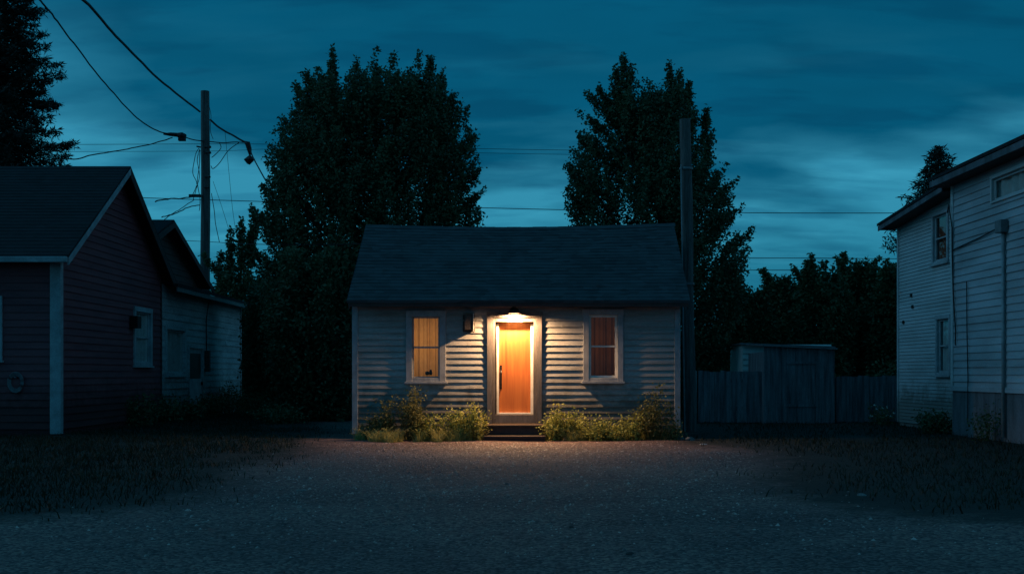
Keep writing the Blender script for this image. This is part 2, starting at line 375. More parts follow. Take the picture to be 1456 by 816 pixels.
# flatten the border so that the outer sheet meets it
jj, ii = np.mgrid[0:ny, 0:nx]
edge = np.minimum.reduce([ii, nx-1-ii, jj, ny-1-jj]).clip(0, 8)/8.0
HM *= edge
def gz(x, y):
    fx = (x-gx0)/gs; fy = (y-gy0)/gs; i = int(fx); j = int(fy)
    if i < 0 or j < 0 or i >= nx-1 or j >= ny-1: return 0.
    fx -= i; fy -= j
    return float(HM[j, i]*(1-fx)*(1-fy)+HM[j, i+1]*fx*(1-fy)+HM[j+1, i]*(1-fx)*fy+HM[j+1, i+1]*fx*fy)
XX = gx0+ii*gs; YY = gy0+jj*gs
V = np.stack([XX.ravel(), YY.ravel(), HM.ravel()], 1)
idx = (jj*nx+ii)
Q = np.stack([idx[:-1, :-1].ravel(), idx[:-1, 1:].ravel(), idx[1:, 1:].ravel(), idx[1:, :-1].ravel()], 1)
# outer ring to the horizon
B = 900.0; nV = len(V)
ring = np.array([[gx0, gy0, 0], [nx*gs-gs+gx0, gy0, 0], [nx*gs-gs+gx0, gy0+(ny-1)*gs, 0], [gx0, gy0+(ny-1)*gs, 0], [-B, -B, 0], [B, -B, 0], [B, B, 0], [-B, B, 0]], float)
Q2 = np.array([[4, 5, 1, 0], [5, 6, 2, 1], [6, 7, 3, 2], [7, 4, 0, 3]])+nV
tag(np_mesh('ground', np.vstack([V, ring]), np.vstack([Q, Q2]), M['gravel']), kind='structure')

def inpoly(x, y, poly):
    c = False; n = len(poly)
    for i in range(n):
        x1, y1 = poly[i]; x2, y2 = poly[i-1]
        if (y1 > y) != (y2 > y) and x < (x2-x1)*(y-y1)/(y2-y1)+x1: c = not c
    return c
def gp(*pts): return [tuple(G(a, b)[:2]) for a, b in pts]
lawnL = gp((-260, 742), (-20, 738), (120, 727), (215, 712), (262, 694), (300, 672), (335, 655), (395, 641), (430, 628), (436, 608), (425, 590))+[(-25, 44)]
lawnR = gp((1600, 738), (1456, 738), (1310, 737), (1215, 718), (1140, 695), (1118, 668), (1130, 650), (1090, 638), (1000, 634), (985, 626), (988, 600))+[(6.0, 44), (25, 44), (25, 12.4)]
def lawn_mask(poly, seed):
    cx = XX[:-1, :-1]+gs/2; cy = YY[:-1, :-1]+gs/2; mk = np.zeros(cx.shape, bool)
    for j in range(cx.shape[0]):
        for i in range(cx.shape[1]):
            x, y = float(cx[j, i]), float(cy[j, i])
            wx = x+.5*noise.noise(Vector((x*.6, y*.6, seed))); wy = y+.5*noise.noise(Vector((x*.6, y*.6, seed+5)))
            mk[j, i] = inpoly(wx, wy, poly)
    return mk
masks = []; dens = []
def blur(a, n):
    for ax in (0, 1):
        for _ in range(2):
            a = sum(np.roll(a, k, ax) for k in range(-n, n+1))/(2*n+1)
    return a
for k, poly in enumerate((lawnL, lawnR)):
    mk = lawn_mask(poly, 11+k*10); masks.append(mk)
    d = blur(mk.astype(float), 4); dens.append(d)
    dv = np.zeros((ny, nx)); dv[:-1, :-1] = d; dv[1:, 1:] = (dv[1:, 1:]+d)/2
    q = Q[(d > .04).ravel()]; used, inv = np.unique(q, return_inverse=True)
    Vv = V[used].copy(); Vv[:, 2] += -.006+.016*np.clip(dv.ravel()[used]*4, 0, 1)
    lo = tag(np_mesh('lawn', Vv, inv.reshape(-1, 4), M['soil']), kind='structure')
    at = lo.data.attributes.new('cover', 'FLOAT', 'POINT'); at.data.foreach_set('value', dv.ravel()[used].astype(np.float32))

def blades(name, pts, hmin, hmax, w, m, seed, parent=None, lean=.5):
    """grass: each blade a bent strip of one quad and a tip triangle (as a quad + degenerate-free tip)"""
    rg = np.random.default_rng(seed); n = len(pts); pts = np.asarray(pts, float)
    h = rg.uniform(hmin, hmax, n)*rg.choice([.6, 1, 1, 1.3], n); a = rg.uniform(0, 2*np.pi, n); la = rg.uniform(0, 2*np.pi, n); ll = rg.uniform(.1, lean, n)*h
    dx = np.stack([np.cos(a), np.sin(a), np.zeros(n)], 1)*(w*rg.uniform(.6, 1.3, n))[:, None]/2
    ln = np.stack([np.cos(la)*ll, np.sin(la)*ll, np.zeros(n)], 1); up = np.zeros((n, 3)); up[:, 2] = h
    v0 = pts-dx; v1 = pts+dx; v2 = pts+up*.6+ln*.35+dx*.7; v3 = pts+up*.6+ln*.35-dx*.7
    t0 = pts+up*.97+ln+dx*.08; t1 = pts+up+ln-dx*.08
    VV = np.stack([v0, v1, v2, v3, t0, t1], 1).reshape(-1, 3); b = np.arange(n)[:, None]*6
    FF = np.concatenate([b+np.array([[0, 1, 2, 3]]), b+np.array([[3, 2, 4, 5]])], 0)
    return np_mesh(name, VV, FF, m, parent)
rg = np.random.default_rng(3)
def in_house(x, y):
    return (-3.25 < x < 3.4 and 23.98 < y < 29) or (x < -9.4 and 24.85 < y < 41.6) or (x > 9.38 and y < 25.6) or (x > 9.66 and y < 30.1)
for k, mk in enumerate(masks):
    d = dens[k]; js, is_ = np.nonzero(d > .02); cy = gy0+js*gs
    pr = np.clip(1.6-(cy-12)*.028, .35, 1.6)*np.clip(d[js, is_], 0, 1)**1.6; sel = rg.choice(len(js), 80000, p=pr/pr.sum())
    x = gx0+(is_[sel]+rg.random(len(sel))*1.5-.25)*gs; y = gy0+(js[sel]+rg.random(len(sel))*1.5-.25)*gs
    pts = []
    for a, b, dd in zip(x, y, d[js[sel], is_[sel]]):
        if noise.noise(Vector((a*.8, b*.8, 7)))+.6*noise.noise(Vector((a*3, b*3, 2))) < -.42+.62*(1-dd): continue
        if in_house(a, b): continue
        pts.append((a, b, gz(a, b)))
    tag(blades('grass', pts, .025, .10, .014, M['grass'], 20+k, lean=1.1), kind='stuff')

# pebbles scattered over the gravel, one uncountable mass
n = 46000
yy = 22.6-14.2*rg.random(n)**1.35; xx = rg.normal(0, 1, n)*5.6
_j = ((yy-gy0)/gs).astype(int).clip(0, ny-2); _i = ((xx-gx0)/gs).astype(int).clip(0, nx-2)
kp = (np.maximum(dens[0], dens[1])[_j, _i] < rg.random(n)*.8) & (rg.random(n) < np.clip((yy-7.5)/5.5, .12, 1)); yy = yy[kp]; xx = xx[kp]; n = len(yy)
ph = 2*np.pi*rg.random(n); rr = rg.uniform(.006, .015, n)*rg.choice([.7, 1, 1, 1.5, 1.9], n, p=[.3, .3, .25, .12, .03])
octv = np.array([[1, 0, 0], [.31, .95, 0], [-.8, .6, 0], [-.8, -.6, 0], [.31, -.95, 0], [.1, .05, .75], [0, 0, -.5]], float)
octf = np.array([[0, 1, 5], [1, 2, 5], [2, 3, 5], [3, 4, 5], [4, 0, 5]])
c, s = np.cos(ph), np.sin(ph)
loc = octv[None]*np.array([1, 1, 1])*(rg.uniform(.7, 1.3, (n, 7, 3)))*rr[:, None, None]
X2 = loc[..., 0]*c[:, None]-loc[..., 1]*s[:, None]; Y2 = loc[..., 0]*s[:, None]+loc[..., 1]*c[:, None]
zz = np.array([gz(a, b) for a, b in zip(xx, yy)])
VV = np.stack([X2+xx[:, None], Y2+yy[:, None], loc[..., 2]+zz[:, None]+rr[:, None]*.1], 2).reshape(-1, 3)
FF = (np.arange(n)[:, None, None]*7+octf[None]).reshape(-1, 3)
tag(np_mesh('gravel', VV, FF, M['pebble'], nside=3), kind='stuff')

# ------------------------------------------------------------------ cottage
YW = 24.0; s_ = F/YW
def wx(px): return (px-CX)/s_
def wz(py): return H+(HY-py)/s_
cot = thing('cottage', 'small lamplit clapboard cottage with dark shingle roof and glowing orange door', 'cottage', (0, YW, 0))
XL, XR, DEP = wx(503), wx(965), 5.0
ZE = 2.72; ZR = H+(HY-320)/F*26.45
Wf = Wall((XL, YW), (1, 0), (0, -1))
U = lambda px: wx(px)-XL
wl = (U(577.5), U(634), wz(542.5), wz(441.5)); wr = (U(829), U(886), wz(542), wz(439.5)); dr = (U(692.5), U(770.5), wz(603.4), wz(443.5))
opens = [(a+.04, b-.04, c+.03, d-.04) for a, b, c, d in (wl, wr)]+[(dr[0]+.04, dr[1]-.04, 0, dr[3]-.04)]
CW = XR-XL
mb = MB()
Wf.skin(mb, levels(.14, ZE, .1235), rect(CW), .022, openings=opens, seg=.35, jit=.0045, seed=1)
Wf.skin(mb, [.0, ZE], rect(CW), 0, base=-.02, openings=opens)
WR = Wall((XR, YW), (0, 1), (1, 0)); WL = Wall((XL, YW), (0, 1), (-1, 0)); WB = Wall((XL, YW+DEP), (1, 0), (0, 1))
for w, sd in ((WR, 2), (WL, 3)):
    w.skin(mb, levels(.14, ZR-.12, .1235), gable(DEP, ZE, ZR-.1), .022, jit=.003, seed=sd)
    w.skin(mb, [0, ZE, ZR-.1], gable(DEP, ZE, ZR-.1), 0, base=-.02)
WB.skin(mb, levels(.14, ZE, .1235), rect(CW), .022, jit=.003, seed=4); WB.skin(mb, [0, ZE], rect(CW), 0, base=-.02)
mb.build('wall', M['siding'], cot)
mb = MB(); e = .012
Wf.box(mb, -.01, dr[0]-.0, -.1, .006, -.1, .139); Wf.box(mb, dr[1], CW+.01, -.1, .006, -.1, .139); WR.box(mb, 0.1, DEP, -.1, .006, -.1, .139); WL.box(mb, .1, DEP, -.1, .006, -.1, .139)
mb.build('foundation', M['concrete'], cot)
mb = MB(); cw = .085
Wf.box(mb, -.03, cw, .0, .034, .1, ZE-.01); WL.box(mb, -.001, cw, .0, .03, .1, ZE-.01); mb.build('corner_board', M['wtrim'], cot, bevel=.003)
mb = MB(); Wf.box(mb, CW-cw, CW+.03, .0, .034, .1, ZE-.01); WR.box(mb, -.001, cw, .0, .03, .1, ZE-.01); mb.build('corner_board', M['wtrim'], cot, bevel=.003)
# roof
OV = .42; pitch = (ZR-ZE)/(DEP/2); ze = ZE-.02
xe0, xe1 = (493-CX)/F*(YW-OV), (981.5-CX)/F*(YW-OV); xr0, xr1 = (520-CX)/F*26.45, (958-CX)/F*26.45
yr = YW+DEP/2-.02; ZFE = H+(HY-427)/F*(YW-OV)
mb = MB(); slope(mb, (xe0, YW-OV, ZFE), (xe1, YW-OV, ZFE), (xr0, yr, ZR), (xr1, yr, ZR+.03), sag=.07, seg=24, uneven=.012)
slope(mb, (xe1, YW+DEP+OV, ZFE), (xe0, YW+DEP+OV, ZFE), (xr1, yr, ZR+.03), (xr0, yr, ZR), sag=.07, seg=24)
roof = mb.build('roof', M['shingle'], cot)
mb = MB()
for k in range(24):
    s0, s1 = k/24, (k+1)/24+.004
    f = lambda s: Vector((xr0+(xr1-xr0)*s, yr, ZR+.03*s-.07*math.sin(math.pi*s)))
    a, b = f(s0), f(s1); 
    for sg in (-1, 1):
        mb.quad(a+Vector((0, 0, .014+.004*(k % 2))), b+Vector((0, 0, .014+.004*(k % 2))), b+Vector((0, sg*.13, -.13*pitch*.9+.018)), a+Vector((0, sg*.13, -.13*pitch*.9+.018)))
mb.build('ridge_cap', M['shingle'], roof)
mb = MB(); mb.box(xe0+.03, xe1-.03, YW-OV+.012, YW-OV+.036, ZFE-.125, ZFE-.006); fa = mb.build('fascia', M['brownrake'], cot, bevel=.003)
mb = MB(); mb.box(xe0+.05, xe1-.05, YW-OV+.038, YW+.0, ZE-.035, ZE-.02); mb.build('soffit', M['darkwood'], cot)
mb = MB()
for sx, xa, xb in ((-1, xe0, xr0), (1, xe1, xr1)):
    for ye in (YW-OV+.02, YW+DEP+OV-.02):
        mb = MB(); plank(mb, (xa-sx*.03, ye, ZFE-.052), (xb-sx*.03, yr, ZR-.052), .12, .024, (-sx, 0, 0)); mb.build('rake_board', M['brownrake'], cot)
# windows
window(cot, Wf, *wl, M['wtrim'], cw=.125, curtain=M['curtain'], sashw=.03, depth=.13, label='left window glowing warm behind a tan curtain')
wn, _ = window(cot, Wf, *wr, M['wtrim'], cw=.115, sash=M['white'], curtain=M['curtain_r'], sashw=.048, depth=.13, head=.012, label='right window, dim brown curtain and pale sash')
# something small on the left window sill, inside
mb = MB(); mb.lathe((wx(607), YW+.075, wz(533)), [(0, 0), (.03, 0), (.045, .03), (.04, .06), (.02, .075), (0, .075)], 12)
mb.lathe((wx(612), YW+.075, wz(533)), [(0, 0), (.025, 0), (.035, .04), (.02, .1), (0, .11)], 12)
tag(mb.build('figurine', M['black'], None, smooth=True), 'small dark ornament on the inner sill of the lit curtained window', 'ornament')
# door: casing, storm frame, bright stop, wood leaf
mb = MB(); c = .105
Wf.box(mb, dr[0], dr[0]+c, -.1, .05, dr[2], dr[3]-.11); Wf.box(mb, dr[1]-c, dr[1], -.1, .05, dr[2], dr[3]-.11); Wf.box(mb, dr[0]-.01, dr[1]+.01, -.1, .056, dr[3]-.11, dr[3])
casing = mb.build('door_casing', M['trim'], cot, bevel=.005)
mb = MB(); Wf.box(mb, dr[0]+c+.004, dr[0]+c+.06, -.09, .018, dr[2]+.03, dr[3]-.112); Wf.box(mb, dr[1]-c-.06, dr[1]-c-.004, -.09, .018, dr[2]+.03, dr[3]-.112)
Wf.box(mb, dr[0]+c+.06, dr[1]-c-.06, -.09, .016, dr[2]+.03, wz(589.5)); Wf.box(mb, dr[0]+c+.06, dr[1]-c-.06, -.02, .016, wz(457.5), dr[3]-.112)
sd = mb.build('storm_door', M['trim'], cot, bevel=.004)
a, b = U(706), U(758.5); zt, zb = wz(457.8), wz(589)
mb = MB(); Wf.box(mb, a, a+.045, -.19, -.10, zb, zt-.03); Wf.box(mb, b-.055, b, -.19, -.10, zb, zt-.03); Wf.box(mb, a+.045, b-.055, -.19, -.10, zb, zb+.03)
mb.build('door_stop', M['white'], sd, bevel=.003)
mb = MB(); Wf.box(mb, a+.02, b-.02, -.235, -.192, zb-.02, zt); leaf = mb.build('door', M['door'], cot)
mb = MB(); hx = a+.085; 
W3 = lambda u, n, z: Wf.p(u, n, z)
mb.tube([W3(hx, -.19, wz(522)), W3(hx, -.15, wz(522)), W3(hx, -.135, wz(527)), W3(hx, -.135, wz(545)), W3(hx, -.15, wz(550)), W3(hx, -.19, wz(550))], .010, 8)
Wf.box(mb, hx-.022, hx+.022, -.191, -.18, wz(553), wz(519)); mb.build('handle', M['black'], leaf, bevel=.002)
mb = MB(); Wf.box(mb, hx-.014, hx+.014, -.191, -.165, wz(530), wz(526.5)); mb.build('lock', M['white'], leaf, bevel=.003)
mb = MB(); Wf.box(mb, dr[0]+c-.0, dr[1]-c, -.24, .075, dr[2]-.005, dr[2]+.028); mb.build('threshold', M['stepwood'], cot, bevel=.005)
# unseen glowing strip added behind the header to brighten the wood door
mb = MB(); Wf.box(mb, (a+b)/2-.16, (a+b)/2+.16, -.085, -.03, zt+.005, zt+.018); vl = mb.build('added_glow_strip', M['bulb'], cot)
# closed box around the doorway recess
mb = MB(); Wf.box(mb, a-.05, b+.05, -.3, -.24, .2, 2.6); mb.build('inner_jamb', M['darkwood'], cot)
# steps
mb = MB(); mb.box(wx(690), wx(773), 23.42, 24-.08, .265, .30); mb.build('step_tread', M['stepwood'], cot, bevel=.005)
mb = MB(); mb.box(wx(691), wx(772), 23.45, 24-.09, .06, .263); mb.build('step_riser', M['darkwood'], cot, bevel=.003)
mb = MB(); mb.box(wx(689), wx(774), 23.10, 23.447, .065, .10); mb.build('step_tread', M['stepwood'], cot, bevel=.005)
mb = MB(); mb.box(wx(690), wx(773), 23.13, 23.447, -.08, .063); mb.build('step_riser', M['darkwood'], cot, bevel=.003)
# meter box on the wall left of the door
mb = MB(); Wf.box(mb, U(661), U(673), .02, .16, wz(469), wz(447)); Wf.box(mb, U(658), U(675), .0, .02, wz(474), wz(445)); mbx = mb.build('vent_box', M['screen'], cot, bevel=.004)
mb = MB(); Wf.box(mb, U(673.0)+.001, U(673)+.012, .03, .165, wz(471), wz(446)); mb.build('painted_lit_side', M['white'], mbx)  # lamplit right side of the box, painted in as a white strip
# lamp over the door
lx, ly, lz = wx(731), YW-.24, H+(HY-445.5)/F*(YW-.24)
mb = MB(); mb.lathe((lx, ly, lz), [(.108, 0), (.112, .004), (.085, .09), (.045, .125), (.035, .17), (0, .172)], 28)
mb.lathe((lx, ly, lz), [(.108, 0), (.104, .002), (.08, .086), (.04, .118), (0, .12)], 28)
lamp = mb.build('lamp_shade', M['black'], cot, smooth=True)
mb = MB(); mb.tube([(lx, ly, lz+.165), (lx, ly+.03, lz+.19), (lx, ly+.1, lz+.2), (lx, YW-.02, lz+.19)], .014, 8); mb.tube([(lx, YW-.03, lz+.19), (lx, YW-.012, lz+.19)], .045, 14); mb.build('lamp_arm', M['black'], lamp, smooth=False)
mb = MB(); mb.lathe((lx, ly, lz+.02), [(0, .036), (.018, .038), (.028, .046), (.026, .056), (.014, .068), (.012, .08), (0, .08)], 16); mb.build('bulb', M['bulb'], lamp, smooth=True)

def plamp(name, loc, e, c, r=.03):
    l = bpy.data.lights.new(name, 'POINT'); l.energy = e; l.color = c; l.shadow_soft_size = r
    o = bpy.data.objects.new(name, l); COL.objects.link(o); o.location = loc; return o
plamp('porch_light', (lx, ly, lz+.040), 580, (1, .57, .27), .03)
plamp('left_room_light', (wx(606), YW+.95, 1.9), 23, (1, .54, .20), .08)
plamp('right_room_light', (wx(857), YW+.95, 1.9), 25, (1, .48, .24), .08)
l = bpy.data.lights.new('door_fill_light', 'AREA'); l.shape = 'RECTANGLE'; l.size = .55; l.size_y = .05; l.energy = .1; l.color = (1, .60, .22)  # unseen fill light added for the recessed door
o = bpy.data.objects.new('door_fill_light', l); COL.objects.link(o); p = Wf.p((a+b)/2, -.052, zt-.01); o.location = p; o.rotation_euler = (math.radians(-14), 0, 0)
# inner partition: the right room gets only little of the left room's light
mb = MB(); mb.box(XL+.03, XR-.03, YW+3.2, YW+3.22, .0, ZE); mb.box(XL+.03, XR-.03, YW+.4, YW+3.2, ZE-.04, ZE-.03); mb.build('room_wall', M['room'], cot)

# ------------------------------------------------------------------ red house at the left
red = thing('red_house', 'dark red clapboard house with white corner board and steep gable', 'house', (-9.42, 24.9, 0))
x0r, y0r, y1r = -9.42, 24.9, 32.1; zer, zpr = 3.86, 6.12; Wd = y1r-y0r; LEN = 8.6
Fr = Wall((x0r-LEN, y0r), (1, 0), (0, -1)); Sr = Wall((x0r, y0r), (0, 1), (1, 0)); Br = Wall((x0r-LEN, y1r), (1, 0), (0, 1)); Lr = Wall((x0r-LEN, y0r), (0, 1), (-1, 0))
rwx = lambda px: (px-CX)/F*y0r-(x0r-LEN)
fw = (rwx(-58), rwx(4), 1.58, 2.92)
sy = lambda px: abs(x0r)*F/(CX-px)-y0r
sw = (sy(189), sy(214.5), 1.50, 2.98)
mb = MB()
Fr.skin(mb, levels(.15, zer, .152), rect(LEN), .02, openings=[(fw[0]+.04, fw[1]-.04, fw[2]+.03, fw[3]-.04)], jit=.004, seed=21)
Fr.skin(mb, [-.1, zer], rect(LEN), 0, base=-.02, openings=[(fw[0]+.04, fw[1]-.04, fw[2]+.03, fw[3]-.04)])
Sr.skin(mb, levels(.15, zpr-.05, .152), gable(Wd, zer, zpr), .02, openings=[(sw[0]+.04, sw[1]-.04, sw[2]+.03, sw[3]-.04)], jit=.005, seed=22)
Sr.skin(mb, [-.1, zer, zpr], gable(Wd, zer, zpr), 0, base=-.02, openings=[(sw[0]+.04, sw[1]-.04, sw[2]+.03, sw[3]-.04)])
Lr.skin(mb, [-.1, zer, zpr], gable(Wd, zer, zpr), 0); Br.skin(mb, [-.1, zer], rect(LEN), 0)
mb.build('wall', M['redsid'], red)
mb = MB(); Fr.box(mb, LEN-.19, LEN+.032, .0, .04, .05, zer-.02); Sr.box(mb, -.0, .12, .0, .032, .05, zer-.02); mb.build('corner_board', M['rtrim'], red, bevel=.004)
mb = MB(); Sr.box(mb, Wd-.09, Wd, .0, .03, .05, zer-.1); mb.build('corner_board', M['brownrake'], red, bevel=.004)
mb = MB(); xo = x0r+.33; ov = .4; dz = (zpr-zer)/(Wd/2)*ov
slope(mb, (x0r-LEN-.3, y0r-ov, zer+.12-dz), (xo, y0r-ov, zer+.12-dz), (x0r-LEN-.3, y0r+Wd/2, zpr+.12), (xo, y0r+Wd/2, zpr+.12), course=.16, seg=12)
slope(mb, (xo, y1r+ov, zer+.12-dz), (x0r-LEN-.3, y1r+ov, zer+.12-dz), (xo, y0r+Wd/2, zpr+.12), (x0r-LEN-.3, y0r+Wd/2, zpr+.12), course=.16, seg=12)
mb.build('roof', M['shingle2'], red)
mb = MB(); mb.box(x0r-LEN-.3, xo-.01, y0r-ov-.09, y0r-ov-.004, zer-dz-.03, zer-dz+.09); mb.build('gutter', M['rtrim'], red, bevel=.012)
mb = MB(); mb.box(x0r-LEN-.28, xo-.04, y0r-ov, y0r-.0, zer-dz+.01, zer-dz+.03); mb.build('soffit', M['brownrake'], red)
mb = MB(); plank(mb, (xo-.02, y0r-ov, zer-dz+.068), (xo-.02, y0r+Wd/2, zpr+.068), .15, .03, (1, 0, 0)); mb.build('rake_board', M['rtrim'], red)
mb = MB(); plank(mb, (xo-.02, y1r+ov, zer-dz+.068), (xo-.02, y0r+Wd/2, zpr+.068), .22, .03, (1, 0, 0)); mb.build('rake_board', M['brownrake'], red)
window(red, Fr, *fw, M['rtrim'], cw=.10, curtain=M['curtain_g'])
window(red, Sr, *sw, M['rtrim'], cw=.12, curtain=M['curtain_g'], depth=.075)
mb = MB(); Sr.box(mb, sy(183), sy(189)-.02, .02, .22, 2.42, 2.72); mb.build('wall_lantern', M['black'], red, bevel=.01)
hs = MB(); cx_, cz_ = (24-CX)/F*y0r, H+(HY-540)/F*y0r
hs.tube([(cx_, y0r-.02, cz_+.05), (cx_, y0r-.11, cz_+.05)], .02, 8)
for q in range(4):
    rr_ = .11+.018*q; hs.tube([(cx_+rr_*math.cos(t*.4), y0r-.05-.006*q, cz_-.05+rr_*1.3*math.sin(t*.4)) for t in range(17)], .011, 6)
tag(hs.build('garden_hose', M['grey_metal'], None, smooth=True), 'coiled garden hose hung on the dark red wall', 'hose')

# ------------------------------------------------------------------ white weathered outbuilding behind it
ann = thing('clapboard_shed', 'weathered whitish clapboard building with low lean-to front, behind the red house', 'outbuilding', (-9.42, 32.15, 0))
ya, yb = 32.15, 41.5; WA = yb-ya; Sa = Wall((-9.42, ya), (0, 1), (1, 0)); ay = lambda px: 9.42*F/(CX-px)-ya
aw = (ay(234), ay(263), 1.25, 2.62); ad = (ay(267), ay(288.5), .05, 2.15)
ops = [(aw[0]+.04, aw[1]-.04, aw[2]+.03, aw[3]-.04), (ad[0]+.04, ad[1]-.04, 0, ad[3]-.04)]
mb = MB(); Sa.skin(mb, levels(.12, 3.72, .19), rect(WA), .022, openings=ops, jit=.012, seed=31); Sa.skin(mb, [-.1, 3.72], rect(WA), 0, base=-.02, openings=ops)
Ea = Wall((-14.5, yb), (1, 0), (0, 1)); Ea.skin(mb, levels(.12, 3.72, .19), rect(5.08), .022); Ea.skin(mb, [-.1, 3.72], rect(5.08), 0, base=-.02)
mb.build('wall', M['annex'], ann); mb = MB(); Wu = Wall((-10.75, 32.2), (0, 1), (1, 0)); Wu.skin(mb, levels(3.7, 5.85, .19), gable(9.2, 4.3, 5.92), .02); Wu.skin(mb, [3.6, 4.3, 5.9], gable(9.2, 4.3, 5.92), 0, base=-.02)
mb.build('gable_end', M['brownrake'], ann)
mb = MB(); slope(mb, (-8.98, ya-.0, 3.70), (-8.98, yb+.35, 3.70), (-10.8, ya, 4.22), (-10.8, yb+.35, 4.22), th=.07, seg=10)
slope(mb, (-10.4, 31.9, 4.28), (-15, 31.9, 4.28), (-10.4, 36.8, 6.03), (-15, 36.8, 6.03), seg=6); slope(mb, (-10.4, 41.7, 4.28), (-15, 41.7, 4.28), (-10.4, 36.8, 6.03), (-15, 36.8, 6.03), seg=6)
mb.build('roof', M['shingle2'], ann)
mb = MB(); mb.box(-9.02, -8.99, ya, yb+.34, 3.51, 3.63); mb.build('fascia', M['trim'], ann)
mb = MB(); plank(mb, (-10.40, 41.7, 4.22), (-10.40, 36.8, 5.97), .18, .03, (1, 0, 0)); mb.build('rake_board', M['brownrake'], ann); mb = MB(); plank(mb, (-10.40, 31.9, 4.22), (-10.40, 36.8, 5.97), .18, .03, (1, 0, 0)); mb.build('rake_board', M['brownrake'], ann)
mb = MB(); Sa.box(mb, WA-.12, WA+.02, 0, .035, .05, 3.6); mb.build('corner_board', M['annex'], ann)
window(ann, Sa, *aw, M['annex'], cw=.11, curtain=M['curtain_g'], rail=False, depth=.075)
mb = MB(); Sa.box(mb, ad[0], ad[0]+.1, -.05, .035, ad[2], ad[3]-.1); Sa.box(mb, ad[1]-.1, ad[1], -.05, .035, ad[2], ad[3]-.1); Sa.box(mb, ad[0], ad[1], -.05, .04, ad[3]-.1, ad[3]); mb.build('door_casing', M['annex'], ann)
mb = MB(); Sa.box(mb, ad[0]+.1, ad[1]-.1, -.05, -.01, ad[2], ad[3]-.1); dd = mb.build('door', M['rtrim'], ann, bevel=.004)
mb = MB(); Sa.box(mb, ad[0]+.25, ad[1]-.25, -.012, -.004, 1.15, 1.9); mb.build('pane', M['black'], dd)
mb = MB(); Sa.box(mb, ad[1]-.2, ad[1]-.17, -.01, .05, .95, 1.05); mb.build('handle', M['black'], dd)
mb = MB(); Sa.box(mb, ad[1]+.12, ad[1]+.3, .02, .16, 1.35, 2.0); mb.build('meter_box', M['screen'], ann, bevel=.01)
mb = MB(); mb.tube([Sa.p(ad[1]+.2, .06, 2.0), Sa.p(ad[1]+.2, .05, 2.9), Sa.p(ad[1]+.5, .05, 3.5)], .016, 6); mb.build('conduit', M['cable'], ann)

# ------------------------------------------------------------------ right house
rh = thing('siding_house', 'tall two storey pale clapboard house at the right edge', 'house', (9.4, 25.5, 0))
Yn, Yc, Yf = 16.0, 25.5, 30.0
Nr = Wall((9.4, Yc), (0, -1), (-1, 0)); ny_ = lambda px, X=9.4: Yc-X*F/(px-CX)
nw = (ny_(1411), ny_(1411)+1.7, 4.62, 5.16)
mb = MB(); opn = [(nw[0]+.03, nw[1]-.03, nw[2]+.02, nw[3]-.03)]
Nr.skin(mb, levels(.99, 5.36, .148), rect(Yc-Yn), .022, openings=opn, jit=.005, seed=41); Nr.skin(mb, [.9, 5.4], rect(Yc-Yn), 0, base=-.02, openings=opn)
Nb = Wall((9.4, Yc), (1, 0), (0, 1)); Nb.skin(mb, levels(.99, 5.36, .222), rect(7), .022); Nf = Wall((9.4, Yn), (1, 0), (0, -1)); Nf.skin(mb, levels(.1, 5.36, .222), rect(7), .022); Nf.skin(mb, [.0, 5.4], rect(7), 0, base=-.02)
mb.build('wall', M['rsidn'], rh)
Fa = Wall((9.7, Yf), (0, -1), (-1, 0)); LF = Yf-Yc-.025
fy = lambda px: Yf-9.7*F/(px-CX)
w1 = (fy(1327), fy(1350.5), 3.80, 4.98); w2 = (fy(1332.5), fy(1353.5), 1.27, 2.62)
ops = [(w[0]+.03, w[1]-.03, w[2]+.02, w[3]-.03) for w in (w1, w2)]
mb = MB(); fp = lambda z: (0. if z < 5 else (z-5)/.32*LF, LF)
Fa.skin(mb, levels(.10, 5.30, .083), fp, .020, openings=ops, jit=.003, seed=42); Fa.skin(mb, [0, 5.0, 5.30], fp, 0, base=-.02, openings=ops)
Fb = Wall((9.7, Yf), (1, 0), (0, 1)); Fb.skin(mb, levels(.1, 5.12, .104), rect(6.5), .016); Fb.skin(mb, [0, 5.12], rect(6.5), 0, base=-.02)
RR = Wall((16.4, Yn), (0, 1), (1, 0)); RR.skin(mb, levels(.1, 5.12, .104), rect(Yf-Yn), .016); RR.skin(mb, [0, 5.5], rect(Yf-Yn), 0, base=-.02)
mb.build('wall', M['rsid'], rh)
mb = MB(); mb.box(9.8, 16.3, Yn+.1, Yf-.1, 5.0, 5.05); mb.box(9.8, 16.3, Yn+.1, Yf-.1, 2.75, 2.8); mb.build('floor', M['room'], rh)
# skirt of upright boards under the near block
mb = MB(); L_ = Yc-Yn; k = 0; u = 0
while u < L_-.01:
    w = min(random.uniform(1.1, 1.25), L_-u); Nr.box(mb, u+.004, u+w-.004, -.03, .004+.004*(k % 2), -.1, .985); u += w; k += 1
mb.build('skirting', M['skirt'], rh)
mb = MB(); Nr.box(mb, -.01, L_, 0.0, .045, .94, 1.04); mb.build('water_table', M['rsidn'], rh, bevel=.004)
mb = MB(); Nr.box(mb, -.03, .10, .0, .04, 1.041, 5.3); Nb.box(mb, 0, .1, 0, .03, .1, 5.3); mb.build('corner_board', M['rsid'], rh, bevel=.004)
mb = MB(); Fa.box(mb, -.03, .08, 0, .035, .1, 5.1); mb.build('corner_board', M['rsid'], rh, bevel=.004)
mb = MB(); slope(mb, (8.98, Yn-.3, 5.50), (8.98, Yc+.3, 5.50), (13, Yn-.3, 6.85), (13, Yc+.3, 6.85), th=.06, seg=10)
slope(mb, (9.26, Yc+.31, 5.42), (9.26, Yf+.35, 5.09), (13, Yc+.31, 6.45), (13, Yf+.35, 6.45), th=.06, seg=8)
